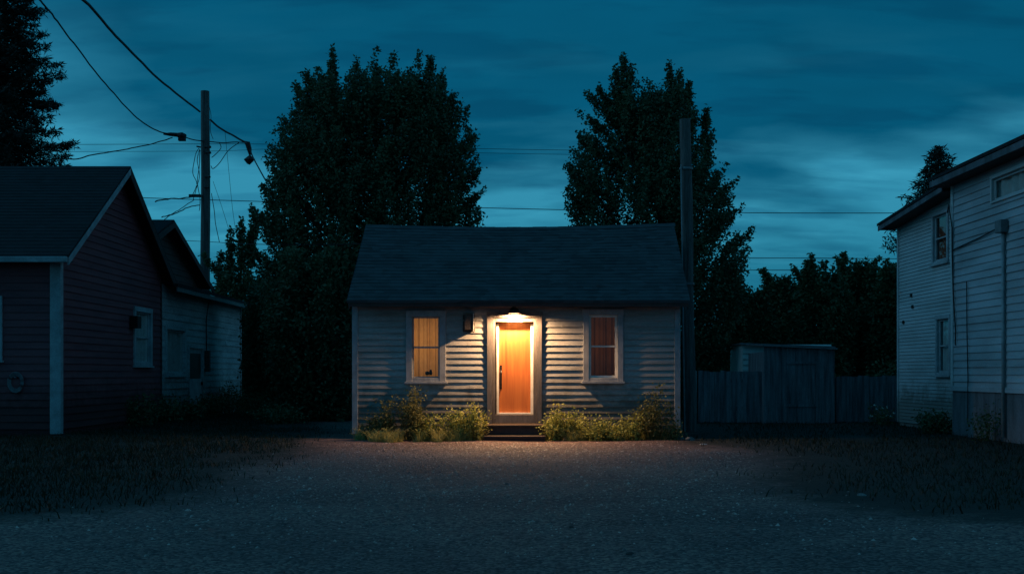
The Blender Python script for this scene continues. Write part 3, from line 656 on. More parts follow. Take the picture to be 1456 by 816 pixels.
slope(mb, (17, Yn-.3, 5.50), (17, Yc+.3, 5.50), (13, Yn-.3, 6.85), (13, Yc+.3, 6.85), th=.06, seg=4); slope(mb, (16.7, Yc+.31, 5.20), (16.7, Yf+.35, 5.20), (13, Yc+.31, 6.45), (13, Yf+.35, 6.45), th=.06, seg=4)
mb.build('roof', M['shingle2'], rh)
mb = MB(); mb.box(9.0, 9.03, Yn-.3, Yc+.29, 5.30, 5.43); mb.build('fascia', M['skirt'], rh, bevel=.004)
mb = MB(); plank(mb, (9.28, Yc+.32, 5.355), (9.28, Yf+.34, 5.03), .12, .03, (1, 0, 0)); mb.build('fascia', M['skirt'], rh, bevel=.004)
mb = MB(); mb.box(9.031, 9.4, Yn-.28, Yc+.28, 5.30, 5.32); mb.build('soffit', M['brownrake'], rh)
mb = MB(); plank(mb, (9.311, Yc+.33, 5.26), (9.311, Yf+.33, 4.95), .02, .389, (1, 0, 0)); mb.build('soffit', M['brownrake'], rh)
mb = MB(); mb.add([(9.4, Yc-.03, 5.3), (16.4, Yc-.03, 5.3), (16.4, Yc-.03, 5.5), (13, Yc-.03, 6.7), (9.4, Yc-.03, 5.5)], [(0, 1, 2, 3, 4)])
mb.build('gable_end', M['rsid'], rh); mb = MB(); mb.add([(9.7, Yf-.01, 5.1), (16.4, Yf-.01, 5.1), (13, Yf-.01, 6.3), (9.7, Yf-.01, 5.25)], [(0, 1, 2, 3)]); mb.build('gable_end', M['rsid'], rh)
window(rh, Nr, *nw, M['rsid'], cw=.07, curtain=M['curtain_g'], rail=False, sill=False)
window(rh, Fa, *w1, M['rtrim'], cw=.09, curtain=M['curtain_red'], label='upper window with a reddish blind')
window(rh, Fa, *w2, M['rtrim'], cw=.09, curtain=M['curtain_g'])
bu = ny_(1431)
mb = MB(); Nr.box(mb, bu-.14, bu+.14, .025, .17, 3.98, 4.22); bx_ = mb.build('junction_box', M['grey_metal'], rh, bevel=.01)
mb = MB(); mb.tube([Nr.p(bu, .06, 3.98), Nr.p(bu, .06, .1)], .035, 10); mb.build('conduit', M['conduit'], rh, smooth=True)
mb = MB(); mb.tube([Nr.p(.1, .045, 3.92), Nr.p(.8, .045, 3.97), Nr.p(1.6, .045, 4.02), Nr.p(bu-.14, .05, 4.12)], .014, 6)
mb.tube([Nr.p(-.15, .06, 4.75), Nr.p(.02, .09, 4.9), Nr.p(.12, .06, 4.4), Nr.p(.1, .05, 3.9), Nr.p(.16, .05, 3.0), Nr.p(.3, .05, 2.2), Nr.p(.28, .05, 1.9)], .014, 6)
mb.tube([Nr.p(.9, .045, 3.2), Nr.p(.93, .05, 2.2), Nr.p(.97, .045, 1.2), Nr.p(.97, .05, .3)], .011, 6)
mb.build('service_cable', M['cable'], rh)
for pxx, pyy in ((1297, 420), (1299, 436), (1286, 458)):
    y = 9.7*F/(pxx-CX); z = H+(HY-pyy)/F*y; mb = MB(); mb.box(9.655, 9.70, y-.05, y+.05, z-.04, z+.04); mb.build('wall_bracket', M['black'], rh)

# ------------------------------------------------------------------ fences and sheds at the right back
def board_fence(name, label, xa, xb, y, zt, gap=.004, seed=0, slant=0):
    rnd = random.Random(seed); t = thing(name, label, 'fence', (xa, y, 0)); mb = MB(); x = xa
    while x < xb-.02:
        w = min(rnd.uniform(.13, .17), xb-x); z = zt+rnd.uniform(-.02, .02)+slant*(x-xa); dy = rnd.uniform(0, .008)
        mb.box(x+gap, x+w-gap, y+dy, y+dy+.02, .03+rnd.uniform(0, .03), z); x += w
    mb.build('boards', M['fence'], t)
    mb = MB(); mb.box(xa, xb, y+.03, y+.07, .35, .44); mb.build('rail', M['fence'], t); mb = MB(); mb.box(xa, xb, y+.03, y+.07, zt-.3, zt-.21); mb.build('rail', M['fence'], t)
    x = xa+.05
    while x < xb: mb = MB(); mb.box(x-.045, x+.045, y+.072, y+.16, -.1, zt-.03); mb.build('post', M['fence'], t); x += 1.25
    return t
board_fence('board_fence', 'grey upright board fence left of the tall wooden shed', (993-CX)/F*31, (1084-CX)/F*31, 31, 1.37, seed=1, slant=-.015)
mb = MB(); xx_ = (992-CX)/F*31
for k in range(8): mb.box(xx_-.02-.02, xx_-.02, 31.02+k*.16, 31.17+k*.16, .04, 1.38-.01*(k % 3))
tag(mb.build('fence_return', M['conduit'], None), 'short pale board return at the left end of the grey fence', 'fence')
board_fence('board_fence', 'low dark board fence between the wooden shed and the pale house', (1189-CX)/F*31.2, 10.9, 31.2, 1.24, seed=4)
sh = thing('wooden_shed', 'grey wooden shed of upright boards between two fences', 'shed', (7.4, 31, 0))
xa, xb = (1086-CX)/F*30.8, (1187-CX)/F*30.8; zl, zr_ = H+(HY-492)/F*30.8, H+(HY-497)/F*30.8
mb = MB(); x = xa; rnd = random.Random(9)
while x < xb-.02:
    w = min(rnd.uniform(.14, .2), xb-x); z = zl+(zr_-zl)*(x-xa)/(xb-xa)-.01; mb.box(x+.003, x+w-.003, 30.8+rnd.uniform(0, .008), 30.83, .03, z); x += w
mb.box(xa, xb, 30.835, 32.8, 0, zr_-.06); mb.build('wall', M['fence'], sh)
mb = MB(); mb.hexa([(xa-.05, 30.7, zl), (xb+.05, 30.7, zr_), (xb+.05, 32.9, zr_+.05), (xa-.05, 32.9, zl+.05), (xa-.05, 30.7, zl+.04), (xb+.05, 30.7, zr_+.04), (xb+.05, 32.9, zr_+.09), (xa-.05, 32.9, zl+.09)]); mb.build('roof', M['grey_metal'], sh)
mb = MB(); mb.box(xa+.55, xa+.58, 30.78, 30.80, .1, zl-.15); mb.box(xa+1.35, xa+1.38, 30.78, 30.8, .1, zl-.15); mb.box(xa+.58, xa+1.35, 30.78, 30.798, 1.55, 1.62); mb.box(xa+.58, xa+1.35, 30.78, 30.798, .45, .52); mb.build('door_batten', M['fence'], sh)
s2 = thing('clapboard_outhouse', 'pale clapboard hut with flat roof peeking over the fence behind the shed', 'hut', (7.0, 33.3, 0))
xa, xb = (1056-CX)/F*33.3, (1182-CX)/F*33.3; zt_ = H+(HY-490)/F*33.3
mb = MB(); Ws = Wall((xa, 33.3), (1, 0), (0, -1)); Ws.skin(mb, levels(.1, zt_, .16), rect(xb-xa), .02, jit=.006, seed=50); mb.box(xa, xb, 33.33, 35.2, 0, zt_); mb.build('wall', M['white'], s2)
mb = MB(); mb.hexa([(xa-.08, 33.15, zt_), (xb+.08, 33.15, zt_-.1), (xb+.08, 35.3, zt_-.1), (xa-.08, 35.3, zt_), (xa-.08, 33.15, zt_+.05), (xb+.08, 33.15, zt_-.05), (xb+.08, 35.3, zt_-.05), (xa-.08, 35.3, zt_+.05)]); mb.build('roof', M['grey_metal'], s2)
mb = MB(); Ws.box(mb, .22, .34, .021, .03, 1.5, 1.78); Ws.box(mb, .42, .5, .021, .03, 1.4, 1.85); mb.build('shutter', M['darkwood'], s2)

# ------------------------------------------------------------------ foliage
def leaves_np(name, pos, size, m, parent, seed, up=.3, aspect=.62):
    rg = np.random.default_rng(seed); n = len(pos); pos = np.asarray(pos, float)
    sz = size*rg.uniform(.6, 1.3, n)
    d = rg.normal(0, 1, (n, 3)); d[:, 2] = d[:, 2]*.7-.1; d /= np.linalg.norm(d, axis=1)[:, None]
    q = rg.normal(0, 1, (n, 3)); q[:, 2] += up; q -= (q*d).sum(1)[:, None]*d; q /= np.linalg.norm(q, axis=1)[:, None]+1e-9
    sd = np.cross(d, q)
    a = pos; b = pos+d*(sz*.45)[:, None]+sd*(sz*aspect/2)[:, None]+q*(sz*.06)[:, None]; c = pos+d*sz[:, None]; e = pos+d*(sz*.45)[:, None]-sd*(sz*aspect/2)[:, None]+q*(sz*.06)[:, None]
    VV = np.stack([a, b, c, e], 1).reshape(-1, 3); FF = np.arange(n*4).reshape(-1, 4)
    return np_mesh(name, VV, FF, m, parent)

def tree(name, label, cat, X, Y, env, ntw, seed, leaf=.11, per=70, dscale=.85, twl=(.5, 1.1), m='leaf', group=None, spires=(), trunk_r=.2, gaps=-.42, rad=.23, upw=1.0, topbias=0, trunk_x=None, zb=None, cleft=None):
    """env: list of (z, xleft, xright) world; spires: (x, ztop, width, length)"""
    rnd = random.Random(seed); rg = np.random.default_rng(seed)
    tx = X if trunk_x is None else trunk_x
    t = thing(name, label, cat, (tx, Y, 0), group)
    zs = [e[0] for e in env]; xl = [e[1] for e in env]; xr = [e[2] for e in env]
    z0, z1 = zs[0], zs[-1]; tw = []; tries = 0
    while len(tw) < ntw and tries < ntw*30:
        tries += 1
        z = rnd.uniform(z0, z1); a, b = np.interp(z, zs, xl), np.interp(z, zs, xr); hw = (b-a)/2; cx = (a+b)/2
        if rnd.random() > hw/max((r-l)/2 for l, r in zip(xl, xr)) + .1: continue
        an = rnd.uniform(0, 2*math.pi); r = math.sqrt(rnd.random()); r = r**.75
        x = cx+hw*r*math.cos(an); y = Y+hw*dscale*r*math.sin(an)
        if noise.noise(Vector((x*.55+seed, y*.55, z*.42))) < gaps: continue
        if cleft and z > cleft[1] and abs(x-cleft[0]-.1*math.sin(z*2)) < .17*min(1, (z-cleft[1])/1.5): continue
        L = rnd.uniform(*twl)
        out = Vector((math.cos(an), math.sin(an)*dscale, 0))*(.25+.55*r)*(1-.55*(z-z0)/(z1-z0))
        d = (out+Vector((rnd.gauss(0, .14), rnd.gauss(0, .14), upw))).normalized()
        tip = Vector((x, y, z))
        tw.append((tip-d*L, d, L, rad*rnd.uniform(.6, 1.25)))
    hwm = max((r-l)/2 for l, r in zip(xl, xr))
    for sx, zt, w, ln in spires:            # upright leaders; side ones lean outwards like boughs
        lean = min(1, max(0, (abs(sx-tx)/hwm-.45)/.45)); sgn = 1 if sx > tx else -1; yo = math.sin(sx*5.3)*.3; w = w*rnd.uniform(1.1, 1.6)
        for q in range(int(ln*13)):
            f = rnd.random()**.8; z = zt-f*ln*(1-.45*lean); rr = w*(.12+.88*f**.6)
            an = rnd.uniform(0, 6.28); r = math.sqrt(rnd.random())*rr; L = rnd.uniform(.35, .7)
            d = Vector((math.cos(an)*.32+sgn*.55*lean, math.sin(an)*.32, 1)).normalized()
            tw.append((Vector((sx-sgn*lean*f*ln*.8+r*math.cos(an), Y+yo+r*math.sin(an), z))-d*L, d, L, .13))
    pos = []; tubes = MB()
    for (p, d, L, r) in tw:
        n = max(8, int(per*L/(sum(twl)/2))); u = rg.random(n)**.9
        prof = r*np.sqrt(np.clip(1-u*.92, 0, 1))*np.clip(.35+u*2.5, 0, 1)
        off = rg.normal(0, .55, (n, 3))*prof[:, None]
        pos.append(np.array(p)[None]+np.array(d)[None]*(u*L)[:, None]+off)
    pos = np.concatenate(pos); pos = pos[pos[:, 2] > .05]
    leaves_np('crown', pos, leaf, M[m], t, seed+1)
    top = z0+(z1-z0)*.8
    pts = [Vector((tx+.12*math.sin(k*1.3+seed)*k/7, Y+.1*math.cos(k*1.7)*k/7, -.1+(top+.1)*k/7)) for k in range(8)]
    tubes.tube(pts, [trunk_r*(1.25 if k == 0 else 1-.82*k/7) for k in range(8)], 10)
    for q in range(min(len(tw), 90)):
        p, d, L, r = tw[rnd.randrange(len(tw))]; 
        if p.z < .6: continue
        f = max(.12, min(.8, (p.z-.9*((p-Vector((tx, Y, p.z))).length))/top)); i = f*7; k = int(i)
        s = pts[k]*(1-(i-k))+pts[min(k+1, 7)]*(i-k)
        mid = (s+p)/2+Vector((0, 0, -.08*(p-s).length)); r0 = trunk_r*.3*(1-f*.7)
        tubes.tube([s, mid, p, p+d*L*.9], [r0, r0*.75, r0*.4, .008], 5)
    tubes.build('trunk', M['bark'], t, smooth=True)
    return t
def env_px(Y, rows): 
    r = [(H+(HY-y)/F*Y, (a-CX)/F*Y, (b-CX)/F*Y) for y, a, b in rows]; return sorted(r)
def sp_px(Y, rows): return [((x-CX)/F*Y, H+(HY-y)/F*Y, w/F*Y, l/F*Y) for x, y, w, l in rows]

Yt = 35.
tree('poplar_tree', 'wide dark poplar rising behind the left half of the cottage roof', 'tree', (545-CX)/F*Yt, Yt,
     env_px(Yt, [(600, 395, 640), (520, 372, 660), (430, 366, 680), (350, 362, 684), (300, 362, 686), (250, 372, 684), (200, 385, 682), (165, 402, 668), (140, 412, 652), (120, 428, 636), (108, 450, 622)]),
     2900, 5, gaps=-.36, cleft=((486-CX)/F*Yt, H+(HY-190)/F*Yt), leaf=.10, per=78, dscale=.7, spires=sp_px(Yt, [(428, 92, 12, 60), (447, 84, 11, 60), (464, 72, 11, 80), (474, 66, 9, 80), (506, 72, 11, 80), (520, 76, 12, 70), (537, 70, 11, 80), (559, 64, 13, 80), (584, 88, 6, 50), (597, 72, 11, 80), (611, 74, 11, 70), (630, 84, 8, 60), (412, 112, 12, 60), (391, 160, 7, 90), (384, 205, 8, 80), (372, 262, 9, 60), (656, 122, 9, 80), (668, 150, 12, 80), (690, 180, 7, 50), (691, 232, 8, 50), (694, 262, 6, 40), (362, 300, 8, 60), (352, 350, 9, 80)]), trunk_r=.3)
tree('poplar_tree', 'dark two-peaked poplar behind the right end of the cottage, by the bare pole', 'tree', (938-CX)/F*Yt, Yt,
     env_px(Yt, [(605, 900, 1010), (520, 885, 1030), (430, 860, 1062), (370, 815, 1068), (320, 800, 1062), (270, 800, 1040), (230, 806, 1020), (200, 812, 1005), (170, 826, 998), (140, 845, 985), (120, 862, 975)]),
     1850, 8, leaf=.10, per=78, dscale=.8, gaps=-.36, spires=sp_px(Yt, [(886, 76, 15, 100), (875, 90, 10, 80), (897, 88, 12, 90), (952, 84, 11, 90), (968, 92, 9, 80), (980, 105, 13, 90), (848, 112, 6, 60), (832, 130, 9, 70), (819, 155, 5, 50), (812, 183, 6, 50), (917, 118, 9, 60), (1003, 150, 6, 50), (1013, 184, 8, 60), (1036, 228, 9, 50), (1050, 250, 6, 40), (1060, 288, 8, 60), (802, 232, 6, 50), (798, 262, 7, 50), (1072, 322, 7, 50)]), trunk_r=.26)
# low growth between buildings
UG = 'leafy trees and bushes filling the gap beside the cottage'
tree('bushy_tree', 'loose young tree just right of the left utility pole', 'tree', (335-CX)/F*43, 43, env_px(43, [(600, 290, 400), (450, 285, 400), (400, 300, 395), (370, 318, 385)]), 420, 15, per=60, leaf=.13, m='leaf_b',
     spires=sp_px(43, [(328, 322, 7, 60), (345, 300, 7, 70), (358, 288, 6, 70), (372, 300, 8, 70), (312, 352, 6, 50), (290, 358, 8, 50)]), trunk_r=.13)
tree('bushy_tree', 'black bushy tree filling the gap left of the cottage wall', 'tree', (440-CX)/F*33, 33, env_px(33, [(585, 400, 505), (520, 375, 520), (430, 370, 530), (380, 385, 520), (350, 400, 510)]), 620, 16, per=60, leaf=.12, m='leaf', trunk_r=.15, gaps=-.5)
tree('bushy_tree', 'dark shrub at the far corner of the weathered clapboard building', 'shrub', (378-CX)/F*38, 38, env_px(38, [(595, 345, 430), (520, 340, 430), (440, 345, 425), (400, 355, 410)]), 420, 17, per=60, leaf=.12, m='leaf', trunk_r=.12, gaps=-.5)
HB = 'green trees in the row beyond the right-hand fence'
lab = ['rounded dark tree nearest the two-peaked poplar, over the fence end', 'dark tree rising directly above the pale flat-roofed hut', 'spiky-topped tree rising behind the wooden shed', 'tall bushy tree behind the low dark fence', 'leafy tree touching the far corner of the pale two storey house']
rows = [(1062, 402, 40), (1112, 384, 42), (1168, 366, 46), (1222, 362, 46), (1268, 372, 36)]
for k, (px, ty, hw) in enumerate(rows):
    Yk = 37.5+(k % 2)*1.5
    tree('bushy_tree', lab[k], 'tree', (px-CX)/F*Yk, Yk, env_px(Yk, [(600, px-hw*.9, px+hw*.9), (520, px-hw*1.1, px+hw*1.1), (450, px-hw*1.1, px+hw*1.1), (ty+30, px-hw*.75, px+hw*.75), (ty+8, px-hw*.4, px+hw*.4)]), 520, 30+k, per=58, leaf=.13, m='leaf_b', trunk_r=.12, gaps=-.55,
         spires=sp_px(Yk, [(px+random.uniform(-hw, hw), ty-random.uniform(-12, 12), 7, 45) for _ in range(6)]))
# far wood closing the horizon
rg2 = np.random.default_rng(77); pts = []
for k in range(2600):
    x = rg2.uniform(-70, 70); y = rg2.uniform(62, 80); top = 3.2+1.4*noise.noise(Vector((x*.12, 0, 1)))+.8*noise.noise(Vector((x*.5, 0, 4)))
    z = rg2.uniform(0, top); c = rg2.normal(0, .35, (26, 3)); pts.append(np.array([x, y, z])+c)
tag(leaves_np('distant_wood', np.concatenate(pts), .34, M['leaf'], None, 78), kind='stuff')

def spruce(label, X, Y, ztop, R, zlow, seed, n=60, dens=1.0, cut=None):
    rnd = random.Random(seed); rg = np.random.default_rng(seed); t = thing('spruce_tree', label, 'tree', (X, Y, 0)); tb = MB()
    tb.tube([(X, Y, -.1), (X, Y, ztop*.5), (X, Y, ztop-.05)], [.2, .13, .015], 8); pos = []
    for k in range(n):
        f = (k+rnd.random())/n; z = zlow+(ztop-zlow)*f; r = R*((1-f)**.8)*rnd.uniform(.6, 1.12)+.12
        for q in range(4):
            an = k*2.4+q*1.57+rnd.uniform(-.4, .4); rr = r*rnd.uniform(.7, 1.08); d = Vector((math.cos(an), math.sin(an), 0))
            p = [Vector((X, Y, z))+d*rr*s+Vector((0, 0, rr*(-.32*s+.22*s*s*s))) for s in (0, .35, .7, 1)]
            tb.tube(p, [.03*(1-f)+.008, .02*(1-f)+.006, .01, .004], 4, cap=False)
            m = int(120*dens*rr)+12; s = rg.random(m)**.7
            P0 = np.array([X, Y, z]); dd = np.array(d)
            sd = np.array([-d.y, d.x, 0]); w = rg.normal(0, 1, m)*.22*rr*(1.05-s)+rg.normal(0, .03, m)
            c = P0+dd*(rr*s)[:, None]+sd*w[:, None]; c[:, 2] += rr*(-.32*s+.22*s**3)-np.abs(rg.normal(0, .09, m))
            pos.append(c)
    leaves_np('crown', np.concatenate(pos), .17, M['needle'], t, seed+1, aspect=.22); tb.build('trunk', M['bark'], t)
spruce('tall dark spruce behind the red house roof at the left edge', (8-CX)/F*36, 36, 15.0, 3.5, 2.5, 61, n=80, dens=1.9)
spruce('small dark spruce top showing over the roof of the pale house', (1334-CX)/F*35, 35, 8.0, 2.0, 5.2, 63, n=26, dens=.75)

# shrubs and weeds
def shrub(name, label, px, pyb, h, w, seed, m='weed', leaf=.05, n=900, Yd=None, group=None, stems=14, tall=False, pet=False):
    b = G(px, pyb); 
    if Yd: b = Vector(((px-CX)/F*Yd, Yd, 0))
    t = thing(name, label, 'plant', (b.x, b.y, gz(b.x, b.y)), group); o = wloc(t); rnd = random.Random(seed); rg = np.random.default_rng(seed); tb = MB(); pos = []
    for k in range(stems):
        an = rnd.uniform(0, 6.28); r = w*math.sqrt(rnd.random()); hh = h*rnd.uniform(.55, 1.05)*(1-.35*(r/w)**2)
        s0 = o+Vector((math.cos(an)*r*.45, math.sin(an)*r*.4, -.02)); r *= rnd.uniform(.8, 1.35); hh *= rnd.choice([.7, 1, 1, 1.12]); tip = o+Vector((math.cos(an)*r, math.sin(an)*r*.8, hh))
        mid = (s0+tip)/2+Vector((rnd.gauss(0, .03), rnd.gauss(0, .03), .08*h)); tb.tube([s0, mid, tip], [.007, .005, .002], 4, cap=False)
        mm = n//stems; u = rg.random(mm)**.7; q = np.array(s0)[None]*((1-u)**2)[:, None]+2*np.array(mid)[None]*(u*(1-u))[:, None]+np.array(tip)[None]*(u**2)[:, None]
        pos.append(q+rg.normal(0, .045+.03*(1 if not tall else 0), (mm, 3))*np.array([w/.35, w/.35, .8])[None])
    pos = np.concatenate(pos); pos[:, 2] = np.maximum(pos[:, 2], o.z+.01); pos = pos[pos[:, 1] < (23.93 if (Yd or b.y) < 24 else 99)]
    leaves_np('foliage', pos, leaf, M[m], t, seed, up=1.0); tb.build('stem', M['weed_d'], t)
    if pet:
        for q in pos[pos[:, 2] > o.z+h*.4][::30]: leaves_np('flower', np.repeat(q[None]+np.array([[0, -.05, 0]]), 7, 0), .05, M['petal'], t, int(seed+abs(q[0])*999))
    return t
WG = 'weeds along the cottage front'
sh_ = [
 (528, 23.55, .50, .22, 'weed_d', 'low dark weed at the cottage left corner', 500),
 (553, 23.45, .75, .28, 'weed_d', 'dark bush left of the tan-curtained window', 1100),
 (585, 23.5, .98, .36, 'weed_d', 'big dark bush below the tan-curtained window', 1900),
 (612, 23.35, .60, .25, 'weed', 'low pale weed at the right foot of the big dark bush', 800),
 (648, 23.4, .66, .26, 'weed', 'pale weed clump midway between lit window and door', 1100),
 (674, 23.25, .72, .26, 'weed', 'bright yellowish weed clump touching the left of the steps', 1300),
 (790, 23.35, .68, .24, 'weed', 'bright weed clump touching the right of the steps', 1100),
 (815, 23.45, .62, .28, 'weed', 'yellowish weed clump second to the right of the steps', 1100),
 (846, 23.3, .48, .28, 'weed', 'low weed under the brown-curtained window', 900),
 (876, 23.35, .44, .26, 'weed', 'low weed below the right edge of the brown-curtained window', 800),
 (902, 23.4, .55, .22, 'weed', 'medium weed leaning on the tall right bush', 700),
 (930, 23.5, 1.08, .33, 'weed_d', 'tall dark bush near the right corner of the cottage', 1700),
 (958, 23.3, .42, .2, 'weed_d', 'small weed at the cottage right corner', 400)]
for k, (px, y, h, w, m, lb, n) in enumerate(sh_): shrub('weed_clump' if h < .9 else 'bush', lb, px, 0, h, w, 100+k, m, .055, n, Yd=y, group=WG if h < .9 else None, stems=10+int(w*40))
pts = []
while len(pts) < 8000:
    x = rg.uniform((500-CX)/F*23, (985-CX)/F*23); y = 23.9-rg.random()**.8*1.25
    if -.58 < x < .66 and y > 22.75: continue
    if y < 23.0+.75*noise.noise(Vector((x*1.1, 0, 3)))+.3*noise.noise(Vector((x*4, 0, 9)))+(.3 if x > .6 else 0): continue
    if noise.noise(Vector((x*2.2, y*2.2, 4))) < -.12: continue
    pts.append((x, y, gz(x, y)))
tag(blades('weedy_grass', pts, .03, .22, .012, M['grass_y'], 55, lean=1.2), kind='stuff')
OG = 'overgrowth at the foot of the left buildings'
for k, (px, y, h, w, lb) in enumerate([(196, 29.5, .95, .5, 'dark overgrown bush under the lone side window of the red house'), (232, 31.3, .75, .5, 'dark weeds at the joint of the red house and the weathered building'), (268, 33.5, .6, .45, 'dark weeds before the door of the weathered building'), (300, 35.5, .8, .5, 'dark weeds right of the weathered building door'), (328, 38.5, .95, .6, 'tallest dark weeds at the far end of the weathered building'), (362, 36.0, .8, .7, 'dark scrub in the open gap beyond the weathered building'), (395, 31.0, .5, .6, 'low dark scrub beside the back path')]):
    shrub('overgrown_bush', lb, px, 0, h, w, 200+k, 'leaf_b', .08, 1600, Yd=y, group=OG, stems=26)
shrub('bush', 'dark bush at the foot of the pale house, under its lower window', 1331, 0, .62, .42, 301, 'leaf_b', .07, 1500, Yd=26.0, stems=24)
shrub('bush', 'sparse dark weed against the grey skirting of the pale house', 1405, 0, .75, .3, 302, 'leaf_b', .06, 500, Yd=23.0, stems=14)
shrub('flowering_weed', 'small weed with white flowers by the low fence', 1252, 0, .55, .35, 303, 'leaf_b', .06, 700, Yd=30.4, stems=16, pet=True)
shrub('weed_clump', 'leafy weed behind the fence beside the far corner of the pale house', 1268, 0, 1.8, .5, 304, 'leaf_b', .1, 1300, Yd=32.0, stems=26)
# stones by the right corner and scattered clods
def rock(px, py, r, seed, label, m='stone', flat=.55, group=None):
    g = G(px, py); import bmesh
    bm = bmesh.new(); bmesh.ops.create_icosphere(bm, subdivisions=3, radius=r)
    for v in bm.verts:
        n = noise.noise(v.co*(2.2/r)*.35+Vector((seed, 0, 0))); v.co *= 1+.35*n; v.co.z *= flat
    me = bpy.data.meshes.new('rock'); bm.to_mesh(me); bm.free(); me.materials.append(M[m]); o = bpy.data.objects.new('rock', me); COL.objects.link(o); o.location = (g.x, g.y, gz(g.x, g.y)+r*flat*.35); o.rotation_euler = (0, 0, seed)
    tag(o, label, 'rock', group)
rock(966, 625, .12, 1, 'rounded stone at the right corner of the cottage'); rock(982, 627, .10, 2, 'stone at the foot of the bare pole'); rock(1000, 633, .07, 3, 'pale flat stone on the gravel edge right of the cottage', 'conduit', .3)
rock(812, 746, .025, 4, 'small dark stone on the foreground gravel', 'darkwood'); rock(895, 790, .03, 5, 'dark stone lowest on the foreground gravel', 'darkwood')
rock(1226, 706, .05, 6, 'pale stone at the edge of the right grass', 'stone'); rock(430, 697, .06, 7, 'flat brownish stone on the gravel before the left grass', 'stone', .25)

# ------------------------------------------------------------------ poles and cables
def pole(label, x, y, zt, r0, r1, lean=0):
    t = thing('utility_pole', label, 'utility pole', (x, y, 0)); mb = MB(); n = 9
    mb.tube([(x+lean*k/(n-1)+.012*math.sin(k*1.4), y, -.2+(zt+.2)*k/(n-1)) for k in range(n)], [r0+(r1-r0)*k/(n-1) for k in range(n)], 14); mb.build('shaft', M['pole'], t, smooth=False); return t
YP = 44.; xp = (292-CX)/F*YP
pl = pole('tall utility pole tangled with cables behind the weathered building', xp, YP, H+(HY-130)/F*YP, .19, .155)
def bits(par):
    for py, dx in ((211, .22), (219, .22), (253, .2), (268, .18)):
        mb = MB(); z = H+(HY-py)/F*YP; mb.tube([(xp, YP-.15, z), (xp+dx, YP-.2, z)], .018, 6); mb.lathe((xp+dx, YP-.2, z-.04), [(0, 0), (.045, .01), (.05, .05), (.03, .09), (0, .1)], 10); mb.build('insulator', M['black'], par)
    mb = MB(); z = H+(HY-280)/F*YP; mb.box(xp-.55, xp-.12, YP-.24, YP-.12, z-.04, z+.06); mb.build('bracket', M['darkwood'], par)
    mb = MB(); z = H+(HY-211)/F*YP; mb.tube([(xp-.12, YP-.2, z), (xp-.27, YP-.2, z+.03)], .03, 6); mb.build('hook', M['black'], par)
bits(pl)
pole('bare leaning utility pole rising past the right roof end of the cottage', (977-CX)/F*27+.06, 27, H+(HY-170)/F*27, .155, .122, lean=-.1)
bp_ = [o for o in bpy.data.objects if o.name.startswith('utility_pole') and o.location.y < 30][0]
for z_ in (5.9, 3.3):
    mb = MB(); mb.lathe((bp_.location.x-.1*z_/7, 27, z_), [(.12, 0), (.155, 0), (.155, .05), (.12, .05)], 16); mb.build('band', M['grey_metal'], bp_)
mb = MB(); mb.tube([(bp_.location.x-.13-.1*z/7, 26.88, z) for z in (.0, 1.5, 3, 4.5, 6)], .018, 6); mb.build('conduit', M['conduit'], bp_)
def cable(label, pts, r, name='power_cable', group=None, wob=0, m='cable', seed=0):
    """pts: (px, py, Y); Catmull-Rom through them"""
    q = [P(*p) for p in pts]; out = []
    for i in range(len(q)-1):
        p0, p1, p2, p3 = q[max(i-1, 0)], q[i], q[i+1], q[min(i+2, len(q)-1)]
        for k in range(8):
            t = k/8; v = .5*((2*p1)+(p2-p0)*t+(2*p0-5*p1+4*p2-p3)*t*t+(3*p1-p0-3*p2+p3)*t**3)
            out.append(v+Vector((noise.noise(v*1.7+Vector((seed, 0, 0))), 0, noise.noise(v*2.1+Vector((0, seed, 0)))))*wob)
    out.append(q[-1]); mb = MB(); mb.tube(out, r, 6); return tag(mb.build(name, M[m], None, smooth=True), label, 'cable', group)
cable('thick overhead cable slanting from the top left of the sky down to the pole', [(-10, -95, 20), (118, 0, 26), (165, 52, 30), (225, 112, 37), (284, 159, YP-.2)], .034, wob=.02)
cable('thick cable sagging from the pole down to the hanging junction', [(299, 171, YP-.2), (322, 188, YP-.4), (345, 200, YP-.6), (352, 203, YP-.7)], .036, wob=.03)
cable('cable dropping from the hanging junction into the wide poplar', [(352, 203, YP-.7), (359, 222, 43), (370, 243, 41.5), (384, 268, 40), (396, 290, 38.5)], .026)
cable('thinner overhead cable slanting down to the splice left of the pole', [(20, -45, 22), (56, 0, 26), (70, 16, 27), (105, 62, 31), (150, 120, 36), (195, 168, 41), (225, 187, 43), (243, 191, 43.5)], .022, wob=.02)
cable('short cable between the splice and the pole', [(262, 195, 43.6), (275, 199, 43.8), (290, 201, YP-.2)], .02)
cable('cable running from the splice down left to the spruce', [(245, 196, 43.5), (215, 205, 42), (170, 214, 40), (130, 221, 38), (110, 226, 37), (96, 226, 36.5)], .020, wob=.02)
cable('nearly level cable from pole to hanging junction', [(298, 202, YP-.2), (318, 203, YP-.3), (338, 202, YP-.5), (352, 203, YP-.7)], .02, wob=.02)
cable('looping slack cable right of the pole, from junction to lower insulator', [(340, 203, YP-.5), (325, 214, YP-.5), (312, 232, YP-.5), (303, 240, YP-.3), (300, 236, YP-.2)], .014)
cable('short curled cable just right of the pole', [(312, 203, YP-.3), (314, 211, YP-.3), (305, 221, YP-.3), (301, 224, YP-.2)], .014)
cable('loose cable hanging along the right side of the pole top', [(297, 150, YP-.1), (300, 165, YP-.25), (299, 185, YP-.3), (303, 198, YP-.3)], .011)
